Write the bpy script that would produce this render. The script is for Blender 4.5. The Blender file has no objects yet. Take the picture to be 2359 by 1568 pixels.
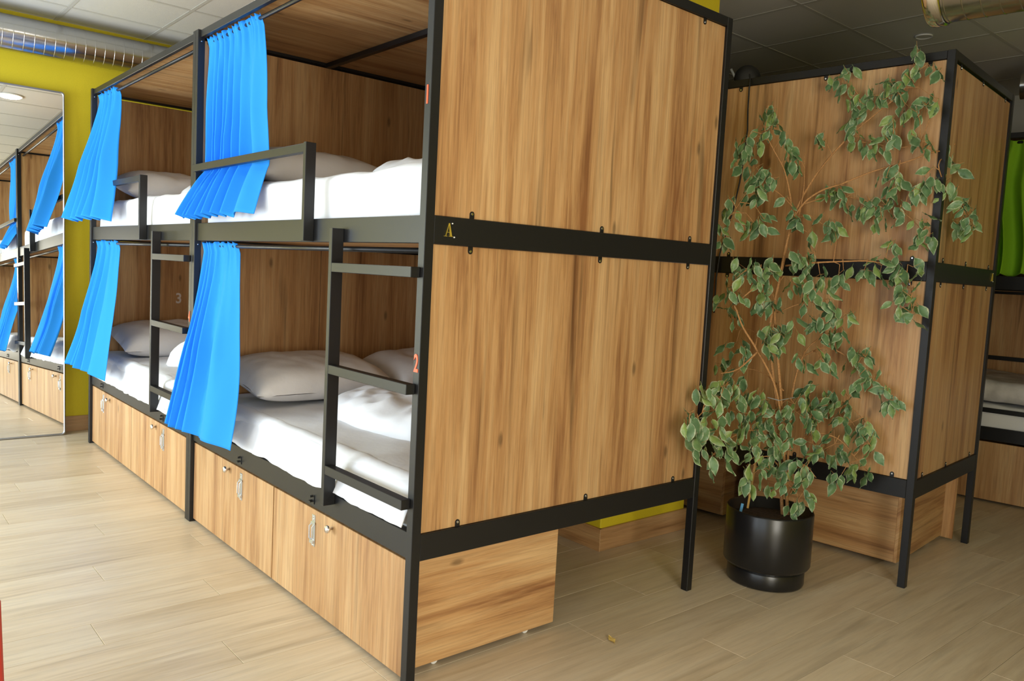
import bpy, bmesh, math, random
from mathutils import Vector, Matrix, noise
from mathutils.bvhtree import BVHTree

R = math.radians
rnd = random.Random(7)
scene = bpy.context.scene
COL = scene.collection

# ------------------------------------------------------------------ camera
CAM = Vector((2.05454, -1.39476, 1.35914))
YAW, PITCH, ROLL, FPX = 0.86006, -0.08451, 0.05246, 1840.97
FW = Vector((-math.sin(YAW) * math.cos(PITCH), math.cos(YAW) * math.cos(PITCH), math.sin(PITCH)))
_r = FW.cross(Vector((0, 0, 1))).normalized()
_u = _r.cross(FW)
RT = _r * math.cos(ROLL) + _u * math.sin(ROLL)
UP = -_r * math.sin(ROLL) + _u * math.cos(ROLL)
cam_data = bpy.data.cameras.new('camera')
cam_data.sensor_width = 36.0
cam_data.lens = 36.0 * FPX / 2359.0
cam_data.clip_start = 0.02
cam = bpy.data.objects.new('camera', cam_data)
COL.objects.link(cam)
cam.matrix_world = Matrix(((RT.x, UP.x, -FW.x, CAM.x), (RT.y, UP.y, -FW.y, CAM.y),
                           (RT.z, UP.z, -FW.z, CAM.z), (0, 0, 0, 1)))
scene.camera = cam


def px_point(px, py, depth):
    return CAM + (FW + RT * ((px - 1179.5) / FPX) - UP * ((py - 784.0) / FPX)) * depth


# ------------------------------------------------------------------ world, daylight, exposure
ROOM = dict(x0=-4.58, x1=3.7, y0=-3.7, y1=5.85, z=2.975)
world = bpy.data.worlds.new('world')
scene.world = world
world.use_nodes = True
wb = world.node_tree.nodes['Background']
wb.inputs['Color'].default_value = (0.75, 0.86, 1.0, 1)
wb.inputs['Strength'].default_value = 1.0
# tall windows: side wall ('F' behind the camera, 'R' to its right), centre, width, z bottom, z top, power
WINDOWS = [('F', -3.3, 2.1, 0.25, 2.15, 175), ('F', -0.75, 2.1, 0.25, 2.15, 55), ('F', 1.7, 2.1, 0.25, 2.15, 20), ('R', -1.2, 1.7, 0.25, 2.15, 100)]
for side, wx, ww, wz0, wz1, power in WINDOWS:
    ld = bpy.data.lights.new('window_daylight', 'AREA')
    ld.shape = 'RECTANGLE'
    ld.size, ld.size_y = ww - 0.1, wz1 - wz0 - 0.1
    ld.energy = power
    ld.color = (0.80, 0.91, 1.0) if side == 'F' else (1.0, 0.94, 0.80)
    lo = bpy.data.objects.new('window_daylight', ld)
    lo.location = (wx, ROOM['y0'] - 0.04, (wz0 + wz1) / 2) if side == 'F' else (ROOM['x1'] + 0.04, wx, (wz0 + wz1) / 2)
    lo.rotation_euler = (R(90), 0, 0) if side == 'F' else (R(90), 0, R(90))
    COL.objects.link(lo)
vs = scene.view_settings
vs.view_transform = 'Standard'
vs.look = 'None'
vs.gamma = 1.0
vs.use_curve_mapping = False
vs.exposure = 0.12


# ------------------------------------------------------------------ object helpers
def link_mesh(name, me, mats, parent=None, loc=(0, 0, 0), rot=(0, 0, 0), smooth=False):
    o = bpy.data.objects.new(name, me)
    if not isinstance(mats, (list, tuple)):
        mats = [mats]
    if len(me.materials) == 0:
        for m in mats:
            me.materials.append(m)
    o.location = loc
    o.rotation_euler = rot
    if parent is not None:
        o.parent = parent
    if smooth:
        for p in me.polygons:
            p.use_smooth = True
    COL.objects.link(o)
    return o


def bm_obj(name, bm, mats, parent=None, loc=(0, 0, 0), rot=(0, 0, 0), smooth=False):
    me = bpy.data.meshes.new(name)
    bmesh.ops.recalc_face_normals(bm, faces=bm.faces)
    bm.to_mesh(me)
    bm.free()
    return link_mesh(name, me, mats, parent, loc, rot, smooth)


def bm_box(bm, lo, hi, bevel=0.0, mat=0):
    lo, hi = Vector(lo), Vector(hi)
    c, s = (lo + hi) / 2, hi - lo
    res = bmesh.ops.create_cube(bm, size=1.0, matrix=Matrix.Translation(c) @ Matrix.Diagonal((s.x, s.y, s.z, 1)))
    vs_ = res['verts']
    fs = set()
    for v in vs_:
        for f in v.link_faces:
            fs.add(f)
    for f in fs:
        f.material_index = mat
    if bevel > 0:
        es = set()
        for v in vs_:
            for e in v.link_edges:
                es.add(e)
        r = bmesh.ops.bevel(bm, geom=list(es), offset=bevel, segments=1, affect='EDGES', profile=0.5)
        for f in r['faces']:
            f.material_index = mat


def box(name, lo, hi, mat, parent=None, bevel=0.0015):
    lo, hi = Vector(lo), Vector(hi)
    c = (lo + hi) / 2
    bm = bmesh.new()
    bm_box(bm, lo - c, hi - c, bevel)
    return bm_obj(name, bm, mat, parent, c)


def bm_tube(bm, pts, radii, seg=8, mat=0, cap=True):
    pts = [Vector(p) for p in pts]
    n = len(pts)
    if not isinstance(radii, (list, tuple)):
        radii = [radii] * n
    rings = []
    ref = Vector((0.3, 0.5, 0.81))
    for i in range(n):
        t = (pts[min(i + 1, n - 1)] - pts[max(i - 1, 0)]).normalized()
        a = t.cross(ref)
        if a.length < 1e-3:
            a = t.cross(Vector((1, 0, 0)))
        a.normalize()
        b = t.cross(a)
        rings.append([bm.verts.new(pts[i] + (a * math.cos(2 * math.pi * k / seg) + b * math.sin(2 * math.pi * k / seg)) * radii[i]) for k in range(seg)])
    for i in range(n - 1):
        for k in range(seg):
            f = bm.faces.new((rings[i][k], rings[i][(k + 1) % seg], rings[i + 1][(k + 1) % seg], rings[i + 1][k]))
            f.material_index = mat
    if cap:
        for rg in (rings[0], rings[-1]):
            f = bm.faces.new(rg)
            f.material_index = mat


def bm_lathe(bm, prof, seg=32, mat=0, axis='Z', origin=(0, 0, 0)):
    """prof: list of (radius, height)"""
    o = Vector(origin)
    rings = []
    for r, h in prof:
        ring = []
        for k in range(seg):
            a = 2 * math.pi * k / seg
            if axis == 'Z':
                v = Vector((r * math.cos(a), r * math.sin(a), h))
            elif axis == 'Y':
                v = Vector((r * math.cos(a), h, r * math.sin(a)))
            else:
                v = Vector((h, r * math.cos(a), r * math.sin(a)))
            ring.append(bm.verts.new(o + v))
        rings.append(ring)
    for i in range(len(rings) - 1):
        for k in range(seg):
            f = bm.faces.new((rings[i][k], rings[i][(k + 1) % seg], rings[i + 1][(k + 1) % seg], rings[i + 1][k]))
            f.material_index = mat
    for ring, (r, h) in ((rings[0], prof[0]), (rings[-1], prof[-1])):
        if r > 1e-6:
            f = bm.faces.new(ring)
            f.material_index = mat


def empty(name, loc=(0, 0, 0), rz=0.0):
    o = bpy.data.objects.new(name, None)
    o.location = loc
    o.rotation_euler = (0, 0, rz)
    o.empty_display_size = 0.1
    COL.objects.link(o)
    return o


def tag(o, label, cat, group=None):
    o['label'] = label
    o['category'] = cat
    if group:
        o['group'] = group
    return o


def structure(o, label=None):
    o['kind'] = 'structure'
    if label:
        o['label'] = label
    return o


# ------------------------------------------------------------------ materials
def new_mat(name):
    m = bpy.data.materials.new(name)
    m.use_nodes = True
    nt = m.node_tree
    return m, nt, nt.nodes['Principled BSDF']


def nd(nt, typ, **kw):
    n = nt.nodes.new(typ)
    for k, v in kw.items():
        if k in n.inputs.keys():
            n.inputs[k].default_value = v
        else:
            setattr(n, k, v)
    return n


def plain(name, col, rough=0.5, metal=0.0, spec=0.5, bump=0.0, bscale=40.0, var=0.0):
    m, nt, b = new_mat(name)
    b.inputs['Base Color'].default_value = (*col, 1)
    b.inputs['Roughness'].default_value = rough
    b.inputs['Metallic'].default_value = metal
    b.inputs['Specular IOR Level'].default_value = spec
    tc = nd(nt, 'ShaderNodeTexCoord')
    nz = nd(nt, 'ShaderNodeTexNoise', Scale=bscale, Detail=4.0)
    nt.links.new(tc.outputs['Object'], nz.inputs['Vector'])
    if bump:
        bp = nd(nt, 'ShaderNodeBump', Strength=bump, Distance=0.01)
        nt.links.new(nz.outputs['Fac'], bp.inputs['Height'])
        nt.links.new(bp.outputs['Normal'], b.inputs['Normal'])
    if var:
        hs = nd(nt, 'ShaderNodeHueSaturation')
        hs.inputs['Color'].default_value = (*col, 1)
        mr = nd(nt, 'ShaderNodeMapRange')
        mr.inputs['From Min'].default_value = 0.3
        mr.inputs['From Max'].default_value = 0.7
        mr.inputs['To Min'].default_value = 1 - var
        mr.inputs['To Max'].default_value = 1 + var
        nt.links.new(nz.outputs['Fac'], mr.inputs['Value'])
        nt.links.new(mr.outputs['Result'], hs.inputs['Value'])
        nt.links.new(hs.outputs['Color'], b.inputs['Base Color'])
    return m


def wood(name, axis, cols, rough=0.42, stave=7.0, fine=90.0, knots=True, objvar=0.06, pore=0.80, streak=0.55, kn=(2.5, 0.95)):
    """laminate with the grain along one local axis; cols dark, mid, light"""
    m, nt, b = new_mat(name)
    L = nt.links.new
    tc = nd(nt, 'ShaderNodeTexCoord')
    oi = nd(nt, 'ShaderNodeObjectInfo')
    sep = nd(nt, 'ShaderNodeSeparateXYZ')
    L(tc.outputs['Object'], sep.inputs[0])
    o1, o2 = [k for k in 'XYZ' if k != axis]
    su = nd(nt, 'ShaderNodeMath', operation='ADD')
    L(sep.outputs[o1], su.inputs[0])
    L(sep.outputs[o2], su.inputs[1])
    rz_ = nd(nt, 'ShaderNodeMath', operation='MULTIPLY')
    rz_.inputs[1].default_value = 97.0
    L(oi.outputs['Random'], rz_.inputs[0])
    ua = nd(nt, 'ShaderNodeMath', operation='ADD')
    L(su.outputs[0], ua.inputs[0])
    L(rz_.outputs[0], ua.inputs[1])
    add = nd(nt, 'ShaderNodeCombineXYZ')
    L(ua.outputs[0], add.inputs['X'])
    L(sep.outputs[axis], add.inputs['Y'])

    def stretched(across, along):
        mp = nd(nt, 'ShaderNodeMapping')
        mp.inputs['Scale'].default_value = (across, along, 1)
        L(add.outputs[0], mp.inputs['Vector'])
        return mp
    n1 = nd(nt, 'ShaderNodeTexNoise', Scale=1.0, Detail=3.0, Roughness=0.55, Distortion=0.25)
    L(stretched(stave, 0.45).outputs[0], n1.inputs['Vector'])
    n2 = nd(nt, 'ShaderNodeTexNoise', Scale=1.0, Detail=5.0, Roughness=0.65, Distortion=0.6)
    L(stretched(26.0, 1.3).outputs[0], n2.inputs['Vector'])
    n3 = nd(nt, 'ShaderNodeTexNoise', Scale=1.0, Detail=3.0, Roughness=0.7)
    L(stretched(fine * 1.6, 3.5).outputs[0], n3.inputs['Vector'])
    s1 = nd(nt, 'ShaderNodeMath', operation='MULTIPLY')
    s1.inputs[1].default_value = 0.55
    L(n1.outputs['Fac'], s1.inputs[0])
    s2 = nd(nt, 'ShaderNodeMath', operation='MULTIPLY_ADD')
    s2.inputs[1].default_value = 0.45
    L(n2.outputs['Fac'], s2.inputs[0])
    L(s1.outputs[0], s2.inputs[2])
    cr = nd(nt, 'ShaderNodeValToRGB')
    e = cr.color_ramp.elements
    e[0].position, e[0].color = 0.36, (*cols[0], 1)
    e[1].position, e[1].color = 0.62, (*cols[2], 1)
    x = e.new(0.48)
    x.color = (*cols[1], 1)
    L(s2.outputs[0], cr.inputs['Fac'])
    # fine dark pores
    mr = nd(nt, 'ShaderNodeMapRange')
    mr.inputs['From Min'].default_value = 0.34
    mr.inputs['From Max'].default_value = 0.56
    mr.inputs['To Min'].default_value = pore
    mr.inputs['To Max'].default_value = 1.04
    L(n3.outputs['Fac'], mr.inputs['Value'])
    hs = nd(nt, 'ShaderNodeHueSaturation')
    L(cr.outputs['Color'], hs.inputs['Color'])
    # long dark streaks
    n5 = nd(nt, 'ShaderNodeTexNoise', Scale=1.0, Detail=2.0, Roughness=0.5, Distortion=0.8)
    L(stretched(17.0, 0.9).outputs[0], n5.inputs['Vector'])
    m5 = nd(nt, 'ShaderNodeMapRange')
    m5.inputs['From Min'].default_value = 0.61
    m5.inputs['From Max'].default_value = 0.74
    m5.inputs['To Min'].default_value = 1.0
    m5.inputs['To Max'].default_value = streak
    L(n5.outputs['Fac'], m5.inputs['Value'])
    mv = nd(nt, 'ShaderNodeMath', operation='MULTIPLY')
    L(mr.outputs['Result'], mv.inputs[0])
    L(m5.outputs['Result'], mv.inputs[1])
    val = mv.outputs[0]
    if knots:
        vo = nd(nt, 'ShaderNodeTexVoronoi', Scale=1.0, Randomness=1.0, voronoi_dimensions='2D')
        L(stretched(kn[0], kn[1]).outputs[0], vo.inputs['Vector'])
        n4 = nd(nt, 'ShaderNodeMath', operation='MULTIPLY_ADD')
        n4.inputs[1].default_value = -0.025
        L(n2.outputs['Fac'], n4.inputs[0])
        L(vo.outputs['Distance'], n4.inputs[2])
        kr = nd(nt, 'ShaderNodeMapRange')
        kr.inputs['From Min'].default_value = 0.0
        kr.inputs['From Max'].default_value = 0.021
        kr.inputs['To Min'].default_value = 0.5
        kr.inputs['To Max'].default_value = 1.0
        L(n4.outputs[0], kr.inputs['Value'])
        mm = nd(nt, 'ShaderNodeMath', operation='MULTIPLY')
        L(val, mm.inputs[0])
        L(kr.outputs['Result'], mm.inputs[1])
        val = mm.outputs[0]
    # every board a little different
    ov = nd(nt, 'ShaderNodeMath', operation='MULTIPLY_ADD')
    ov.inputs[1].default_value = 2 * objvar
    ov.inputs[2].default_value = 1 - objvar
    L(oi.outputs['Random'], ov.inputs[0])
    m2 = nd(nt, 'ShaderNodeMath', operation='MULTIPLY')
    L(val, m2.inputs[0])
    L(ov.outputs[0], m2.inputs[1])
    L(m2.outputs[0], hs.inputs['Value'])
    L(hs.outputs['Color'], b.inputs['Base Color'])
    b.inputs['Roughness'].default_value = rough
    bp = nd(nt, 'ShaderNodeBump', Strength=0.08, Distance=0.002)
    L(n3.outputs['Fac'], bp.inputs['Height'])
    L(bp.outputs['Normal'], b.inputs['Normal'])
    return m


WC = [(0.24, 0.102, 0.038), (0.455, 0.250, 0.105), (0.585, 0.375, 0.185)]
M = {}
M['wood_x'] = wood('laminate_grain_x', 'X', WC)
M['wood_y'] = wood('laminate_grain_y', 'Y', WC)
M['wood_z'] = wood('laminate_grain_z', 'Z', WC)
FC = [(0.50, 0.39, 0.255), (0.60, 0.49, 0.345), (0.66, 0.565, 0.42)]
M['floor'] = wood('oak_floor_board', 'Y', FC, rough=0.36, stave=5.0, fine=30.0, objvar=0.05, pore=0.92, streak=0.84, knots=False)
M['skirt'] = wood('skirting_board', 'Y', [(0.30, 0.15, 0.06), (0.42, 0.24, 0.11), (0.5, 0.31, 0.15)], knots=False)
M['black'] = plain('black_powder_coat', (0.008, 0.008, 0.009), rough=0.40, spec=0.42, bump=0.03, bscale=400)
M['yellow'] = plain('yellow_wall_paint', (0.62, 0.50, 0.012), rough=0.75, bump=0.05, bscale=120, var=0.03)
M['white_wall'] = plain('white_wall_paint', (0.72, 0.71, 0.66), rough=0.8, bump=0.05, bscale=100)
M['tile'] = plain('ceiling_tile', (0.60, 0.59, 0.55), rough=0.9, bump=0.15, bscale=220, var=0.02)
M['grid'] = plain('ceiling_grid_metal', (0.50, 0.49, 0.45), rough=0.6)
M['screw'] = plain('bright_screw', (0.75, 0.75, 0.74), rough=0.25, metal=1.0)
M['chrome'] = plain('chrome', (0.82, 0.82, 0.83), rough=0.12, metal=1.0)
M['zinc'] = plain('zinc_hasp', (0.62, 0.66, 0.70), rough=0.28, metal=0.9)
M['blue'] = plain('blue_curtain_cloth', (0.02, 0.265, 0.84), rough=0.8, bump=0.06, bscale=600, spec=0.2, var=0.03)
M['green'] = plain('lime_curtain_cloth', (0.21, 0.44, 0.02), rough=0.85, bump=0.06, bscale=600, spec=0.2, var=0.05)
M['sheet'] = plain('white_bed_linen', (0.80, 0.81, 0.84), rough=0.9, spec=0.15, bump=0.25, bscale=14)
M['pillow'] = plain('white_pillow_case', (0.78, 0.76, 0.76), rough=0.9, spec=0.15, bump=0.25, bscale=18)
M['mirror'] = plain('mirror_glass', (0.86, 0.88, 0.87), rough=0.0, metal=1.0)
M['silver'] = plain('silver_frame', (0.42, 0.42, 0.43), rough=0.4, metal=1.0)
M['duct'] = plain('galvanised_duct', (0.50, 0.50, 0.50), rough=0.2, metal=1.0, bump=0.04, bscale=30)
M['orange'] = plain('orange_red_number', (0.85, 0.12, 0.04), rough=0.4)
M['pale_num'] = plain('pale_number', (0.75, 0.70, 0.68), rough=0.4)
M['gold'] = plain('gold_letter', (0.80, 0.60, 0.10), rough=0.3, metal=0.7)
M['white'] = plain('white_plastic', (0.8, 0.8, 0.8), rough=0.4)
M['pot'] = plain('black_glazed_pot', (0.010, 0.010, 0.011), rough=0.28, spec=0.5)
M['soil'] = plain('potting_soil', (0.05, 0.03, 0.02), rough=0.95, bump=0.8, bscale=60, var=0.5)
M['bark'] = plain('ficus_bark', (0.46, 0.235, 0.09), rough=0.8, bump=0.3, bscale=150, var=0.25)
M['bamboo'] = plain('bamboo_stake', (0.55, 0.33, 0.10), rough=0.5)
M['cable'] = plain('black_cable', (0.012, 0.012, 0.012), rough=0.5)
M['grey'] = plain('grey_plastic', (0.32, 0.33, 0.32), rough=0.5)
M['red'] = plain('red_plastic', (0.42, 0.03, 0.02), rough=0.4)
M['bluetag'] = plain('blue_plant_tag', (0.12, 0.35, 0.60), rough=0.5)
M['dryleaf'] = plain('dry_leaf', (0.55, 0.38, 0.10), rough=0.8)
M['winframe'] = plain('window_frame_paint', (0.6, 0.6, 0.6), rough=0.5)


def lamp_mat():
    m, nt, b = new_mat('downlight_diffuser_lit')
    b.inputs['Emission Color'].default_value = (1, 0.98, 0.93, 1)
    b.inputs['Emission Strength'].default_value = 5.0
    return m


def pane_mat():
    m, nt, b = new_mat('window_glass')
    tr = nd(nt, 'ShaderNodeBsdfTransparent')
    gl = nd(nt, 'ShaderNodeBsdfGlossy', Roughness=0.02)
    mx = nd(nt, 'ShaderNodeMixShader')
    mx.inputs[0].default_value = 0.06
    nt.links.new(tr.outputs[0], mx.inputs[1])
    nt.links.new(gl.outputs[0], mx.inputs[2])
    nt.links.new(mx.outputs[0], nt.nodes['Material Output'].inputs['Surface'])
    return m


def leaf_mat():
    """variegated leaf: green heart, cream margin, from a per-vertex margin value and noise"""
    m, nt, b = new_mat('variegated_ficus_leaf')
    L = nt.links.new
    at = nd(nt, 'ShaderNodeAttribute', attribute_name='margin')
    oi = nd(nt, 'ShaderNodeObjectInfo')
    geo = nd(nt, 'ShaderNodeNewGeometry')
    tc = nd(nt, 'ShaderNodeTexCoord')
    nz = nd(nt, 'ShaderNodeTexNoise', Scale=70.0, Detail=3.0)
    L(tc.outputs['Object'], nz.inputs['Vector'])
    ad = nd(nt, 'ShaderNodeMath', operation='MULTIPLY_ADD')
    ad.inputs[1].default_value = 1.0
    L(nz.outputs['Fac'], ad.inputs[0])
    L(at.outputs['Fac'], ad.inputs[2])
    mr = nd(nt, 'ShaderNodeMapRange')
    mr.inputs['From Min'].default_value = 1.17
    mr.inputs['From Max'].default_value = 1.46
    L(ad.outputs[0], mr.inputs['Value'])
    at2 = nd(nt, 'ShaderNodeAttribute', attribute_name='tone')
    cr = nd(nt, 'ShaderNodeValToRGB')
    e = cr.color_ramp.elements
    e[0].position, e[0].color = 0.0, (0.06, 0.13, 0.055, 1)
    e[1].position, e[1].color = 1.0, (0.28, 0.38, 0.08, 1)
    x = e.new(0.55)
    x.color = (0.13, 0.235, 0.10, 1)
    rn = nd(nt, 'ShaderNodeMath', operation='ADD')
    L(at2.outputs['Fac'], rn.inputs[0])
    rs = nd(nt, 'ShaderNodeMath', operation='MULTIPLY')
    rs.inputs[1].default_value = 0.35
    L(nz.outputs['Fac'], rs.inputs[0])
    L(rs.outputs[0], rn.inputs[1])
    L(rn.outputs[0], cr.inputs['Fac'])
    mx = nd(nt, 'ShaderNodeMix', data_type='RGBA')
    L(mr.outputs['Result'], mx.inputs['Factor'])
    L(cr.outputs['Color'], mx.inputs[6])
    mx.inputs[7].default_value = (0.40, 0.45, 0.28, 1)
    L(mx.outputs[2], b.inputs['Base Color'])
    b.inputs['Roughness'].default_value = 0.42
    b.inputs['Specular IOR Level'].default_value = 0.45
    return m


M['lamp'] = lamp_mat()
M['pane'] = pane_mat()
M['leaf'] = leaf_mat()

# ------------------------------------------------------------------ the room
X0, X1, Y0, Y1, ZC = ROOM['x0'], ROOM['x1'], ROOM['y0'], ROOM['y1'], ROOM['z']


def in_frame(pts, margin=60):
    for p in pts:
        d = Vector(p) - CAM
        w = d.dot(FW)
        if w < 0.05:
            continue
        x = 1179.5 + FPX * d.dot(RT) / w
        y = 784 - FPX * d.dot(UP) / w
        if -margin < x < 2359 + margin and -margin < y < 1568 + margin:
            return True
    return False


floor = structure(box('floor', (X0 - 0.1, Y0 - 0.1, -0.12), (X1 + 0.1, Y1 + 0.1, -0.012), M['floor'], bevel=0))
PW, PL = 0.196, 1.29
bm = bmesh.new()
bm_box(bm, (-PW / 2 + 0.0006, -PL / 2 + 0.0006, -0.006), (PW / 2 - 0.0006, PL / 2 - 0.0006, 0.006), 0.0010)
plank_me = bpy.data.meshes.new('plank')
bm.to_mesh(plank_me)
bm.free()
plank_me.materials.append(M['floor'])
far_bm = bmesh.new()
ncol = int((X1 - X0) / PW) + 1
planks = []
for i in range(ncol):
    cx = X0 + PW * (i + 0.5)
    ph = (i * 0.37 % 1.0) * PL
    j = -1
    while True:
        cy = Y0 - ph + PL * (j + 0.5) + PL
        j += 1
        if cy - PL / 2 > Y1:
            break
        if cx + PW / 2 > X1 + 0.15:
            break
        corners = [(cx + sx * PW / 2, cy + sy * PL / 2 * t, 0) for sx in (-1, 1) for sy in (-1, 1) for t in (0.1, 0.5, 1)]
        planks.append((in_frame(corners, 0), (Vector((cx, cy, 0)) - CAM).length, cx, cy))
planks.sort(key=lambda t: (not t[0], t[1]))
for k, (vis, dist, cx, cy) in enumerate(planks):
    if k < 290 and vis:
        # planks end at the walls
        link_mesh('plank', plank_me, M['floor'], floor, (cx - floor.location.x, cy - floor.location.y, -0.006 - floor.location.z))
    else:
        bm_box(far_bm, (cx - PW / 2 + .0006, cy - PL / 2 + .0006, -.012), (cx + PW / 2 - .0006, cy + PL / 2 - .0006, 0))
fo = bm_obj('floor_boards', far_bm, M['floor'], floor, -floor.location)
fo['kind'] = 'stuff'

# ceiling: a slab, T bars and square tiles, each tile its own piece
ceiling = structure(box('ceiling', (X0 - 0.1, Y0 - 0.1, ZC + 0.03), (X1 + 0.1, Y1 + 0.1, ZC + 0.13), M['white_wall'], bevel=0))
TS = 0.602
gx0 = -0.529 - TS * math.ceil((-0.529 - X0) / TS)
gy0 = 2.88 - TS * math.ceil((2.88 - Y0) / TS)
bm = bmesh.new()
bm_box(bm, (-TS / 2 + 0.0125, -TS / 2 + 0.0125, 0.0), (TS / 2 - 0.0125, TS / 2 - 0.0125, 0.02), 0.002)
tile_me = bpy.data.meshes.new('ceiling_tile')
bm.to_mesh(tile_me)
bm.free()
tile_me.materials.append(M['tile'])
nx, ny = int((X1 - gx0) / TS) + 1, int((Y1 - gy0) / TS) + 1
for i in range(nx):
    for j in range(ny):
        cx, cy = gx0 + TS * (i + 0.5), gy0 + TS * (j + 0.5)
        link_mesh('ceiling_tile', tile_me, M['tile'], ceiling, Vector((cx, cy, ZC + 0.003)) - ceiling.location)
for i in range(nx + 1):
    x = gx0 + TS * i
    o = box('grid_bar', (x - 0.012, Y0, ZC), (x + 0.012, Y1, ZC + 0.006), M['grid'], bevel=0)
    o.parent, o.location = ceiling, o.location - ceiling.location
for j in range(ny + 1):
    y = gy0 + TS * j
    o = box('grid_bar', (X0, y - 0.012, ZC + 0.0005), (X1, y + 0.012, ZC + 0.0055), M['grid'], bevel=0)
    o.parent, o.location = ceiling, o.location - ceiling.location

structure(box('wall_left', (X0 - 0.15, Y0 - 0.1, -0.05), (X0, Y1 + 0.1, ZC + 0.05), M['yellow'], bevel=0), 'bright yellow painted wall behind the mirror')
structure(box('wall_back', (X0 - 0.1, Y1, -0.05), (X1 + 0.1, Y1 + 0.15, ZC + 0.05), M['white_wall'], bevel=0))
# yellow pillar behind the near bunks and the thinner wall that runs from it
PX0, PX1, PY0, PY1 = -1.10, -0.576, 1.515, 2.186
structure(box('wall_pillar', (PX0, PY0, 0.0), (PX1, PY1, ZC), M['yellow'], bevel=0.004), 'yellow square pillar behind the near bunk')
structure(box('wall_middle', (X0, PY0, 0.0), (PX0, PY0 + 0.12, ZC), M['yellow'], bevel=0))
structure(box('baseboard_left', (X0, Y0, 0.0), (X0 + 0.014, 1.50, 0.115), M['skirt']))
bbp = structure(box('baseboard_pillar', (PX1, PY0 - 0.012, 0.0), (PX1 + 0.014, PY1 + 0.012, 0.115), M['skirt']))
structure(box('baseboard_middle', (X0 + 0.02, PY0 - 0.013, 0.0), (PX1 + 0.013, PY0, 0.115), M['wood_x']))

# the wall behind the camera and the wall to its right, with their windows


def windowed_wall(name, mat, wins, place, u0, u1):
    """place(u, d, z): u along the wall, d depth outwards"""
    def wb_(bm, ua, ub, da, db, za, zb):
        p, q = place(ua, da, za), place(ub, db, zb)
        bm_box(bm, [min(p[i], q[i]) for i in range(3)], [max(p[i], q[i]) for i in range(3)])
    bm = bmesh.new()
    prev = u0
    for c, w, z0, z1 in wins:
        wb_(bm, prev, c - w / 2, 0, 0.18, -0.05, ZC + 0.05)
        wb_(bm, c - w / 2, c + w / 2, 0, 0.18, -0.05, z0)
        wb_(bm, c - w / 2, c + w / 2, 0, 0.18, z1, ZC + 0.05)
        prev = c + w / 2
    wb_(bm, prev, u1, 0, 0.18, -0.05, ZC + 0.05)
    structure(bm_obj(name, bm, mat))
    for c, w, z0, z1 in wins:
        bm = bmesh.new()
        a, b = c - w / 2, c + w / 2
        for ua, ub, za, zb in ((a, a + .05, z0, z1), (b - .05, b, z0, z1), (a + .05, b - .05, z0, z0 + .05), (a + .05, b - .05, z1 - .05, z1), (c - .025, c + .025, z0 + .05, z1 - .05)):
            wb_(bm, ua, ub, 0.09, 0.15, za, zb)
        win_count[0] += 1
        wo = structure(bm_obj('window_%d' % win_count[0], bm, M['winframe']))
        for ua, ub in ((a + .05, c - .025), (c + .025, b - .05)):
            bm = bmesh.new()
            wb_(bm, ua, ub, 0.119, 0.125, z0 + .05, z1 - .05)
            bm_obj('pane', bm, M['pane'], wo)


win_count = [0]
windowed_wall('wall_front', M['white_wall'], [q[1:5] for q in WINDOWS if q[0] == 'F'], lambda u, d, z: (u, Y0 - d, z), X0 - 0.1, X1 + 0.1)
windowed_wall('wall_right', M['yellow'], [q[1:5] for q in WINDOWS if q[0] == 'R'], lambda u, d, z: (X1 + d, u, z), Y0 - 0.1, Y1 + 0.1)

# ------------------------------------------------------------------ bunk beds
P = 0.034            # square post
ZL, ZM, ZT = (0.423, 0.510), (1.436, 1.523), (2.425, 2.463)


def make_bracket(name, parent, loc, normal, up):
    """small black tab with a screw; normal is the outward direction, up is +1 or -1 along z"""
    n = Vector(normal).normalized()
    side = n.cross(Vector((0, 0, 1)))
    bm = bmesh.new()
    w, h = 0.009, 0.016
    pts = [(-w, -0.006), (w, -0.006), (w, h)] + [(w * math.cos(a), h + w * math.sin(a)) for a in [R(d) for d in (30, 60, 90, 120, 150)]] + [(-w, h)]
    ring = []
    for d in (0.0, 0.003):
        ring.append([bm.verts.new(side * p[0] + Vector((0, 0, p[1] * up)) + n * d) for p in pts])
    bm.faces.new(ring[0])
    bm.faces.new(ring[1])
    k = len(pts)
    for i in range(k):
        bm.faces.new((ring[0][i], ring[0][(i + 1) % k], ring[1][(i + 1) % k], ring[1][i]))
    # screw head
    c = Vector((0, 0, h * up)) + n * 0.003
    sr = [[bm.verts.new(c + (side * math.cos(a) + Vector((0, 0, 1)) * math.sin(a)) * r + n * d) for a in [R(45 * q) for q in range(8)]] for r, d in ((0.0048, 0.0), (0.004, 0.0015))]
    for i in range(8):
        f = bm.faces.new((sr[0][i], sr[0][(i + 1) % 8], sr[1][(i + 1) % 8], sr[1][i]))
        f.material_index = 1
    f = bm.faces.new(sr[1])
    f.material_index = 1
    return bm_obj(name, bm, [M['black'], M['screw']], parent, loc)


def text_mesh(name, body, size, mat, parent, loc, rot, extrude=0.0012, sx=1.0, bold=0.0):
    cu = bpy.data.curves.new(name, 'FONT')
    cu.body = body
    cu.size = size
    cu.extrude = extrude
    cu.offset = bold
    cu.align_x, cu.align_y = 'CENTER', 'CENTER'
    to = bpy.data.objects.new(name + '_tmp', cu)
    COL.objects.link(to)
    dg = bpy.context.evaluated_depsgraph_get()
    me = bpy.data.meshes.new_from_object(to.evaluated_get(dg))
    bpy.data.objects.remove(to)
    me.name = name
    me.materials.clear()
    o = link_mesh(name, me, mat, parent, loc, rot)
    o.scale = (sx, 1, 1)
    return o


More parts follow.
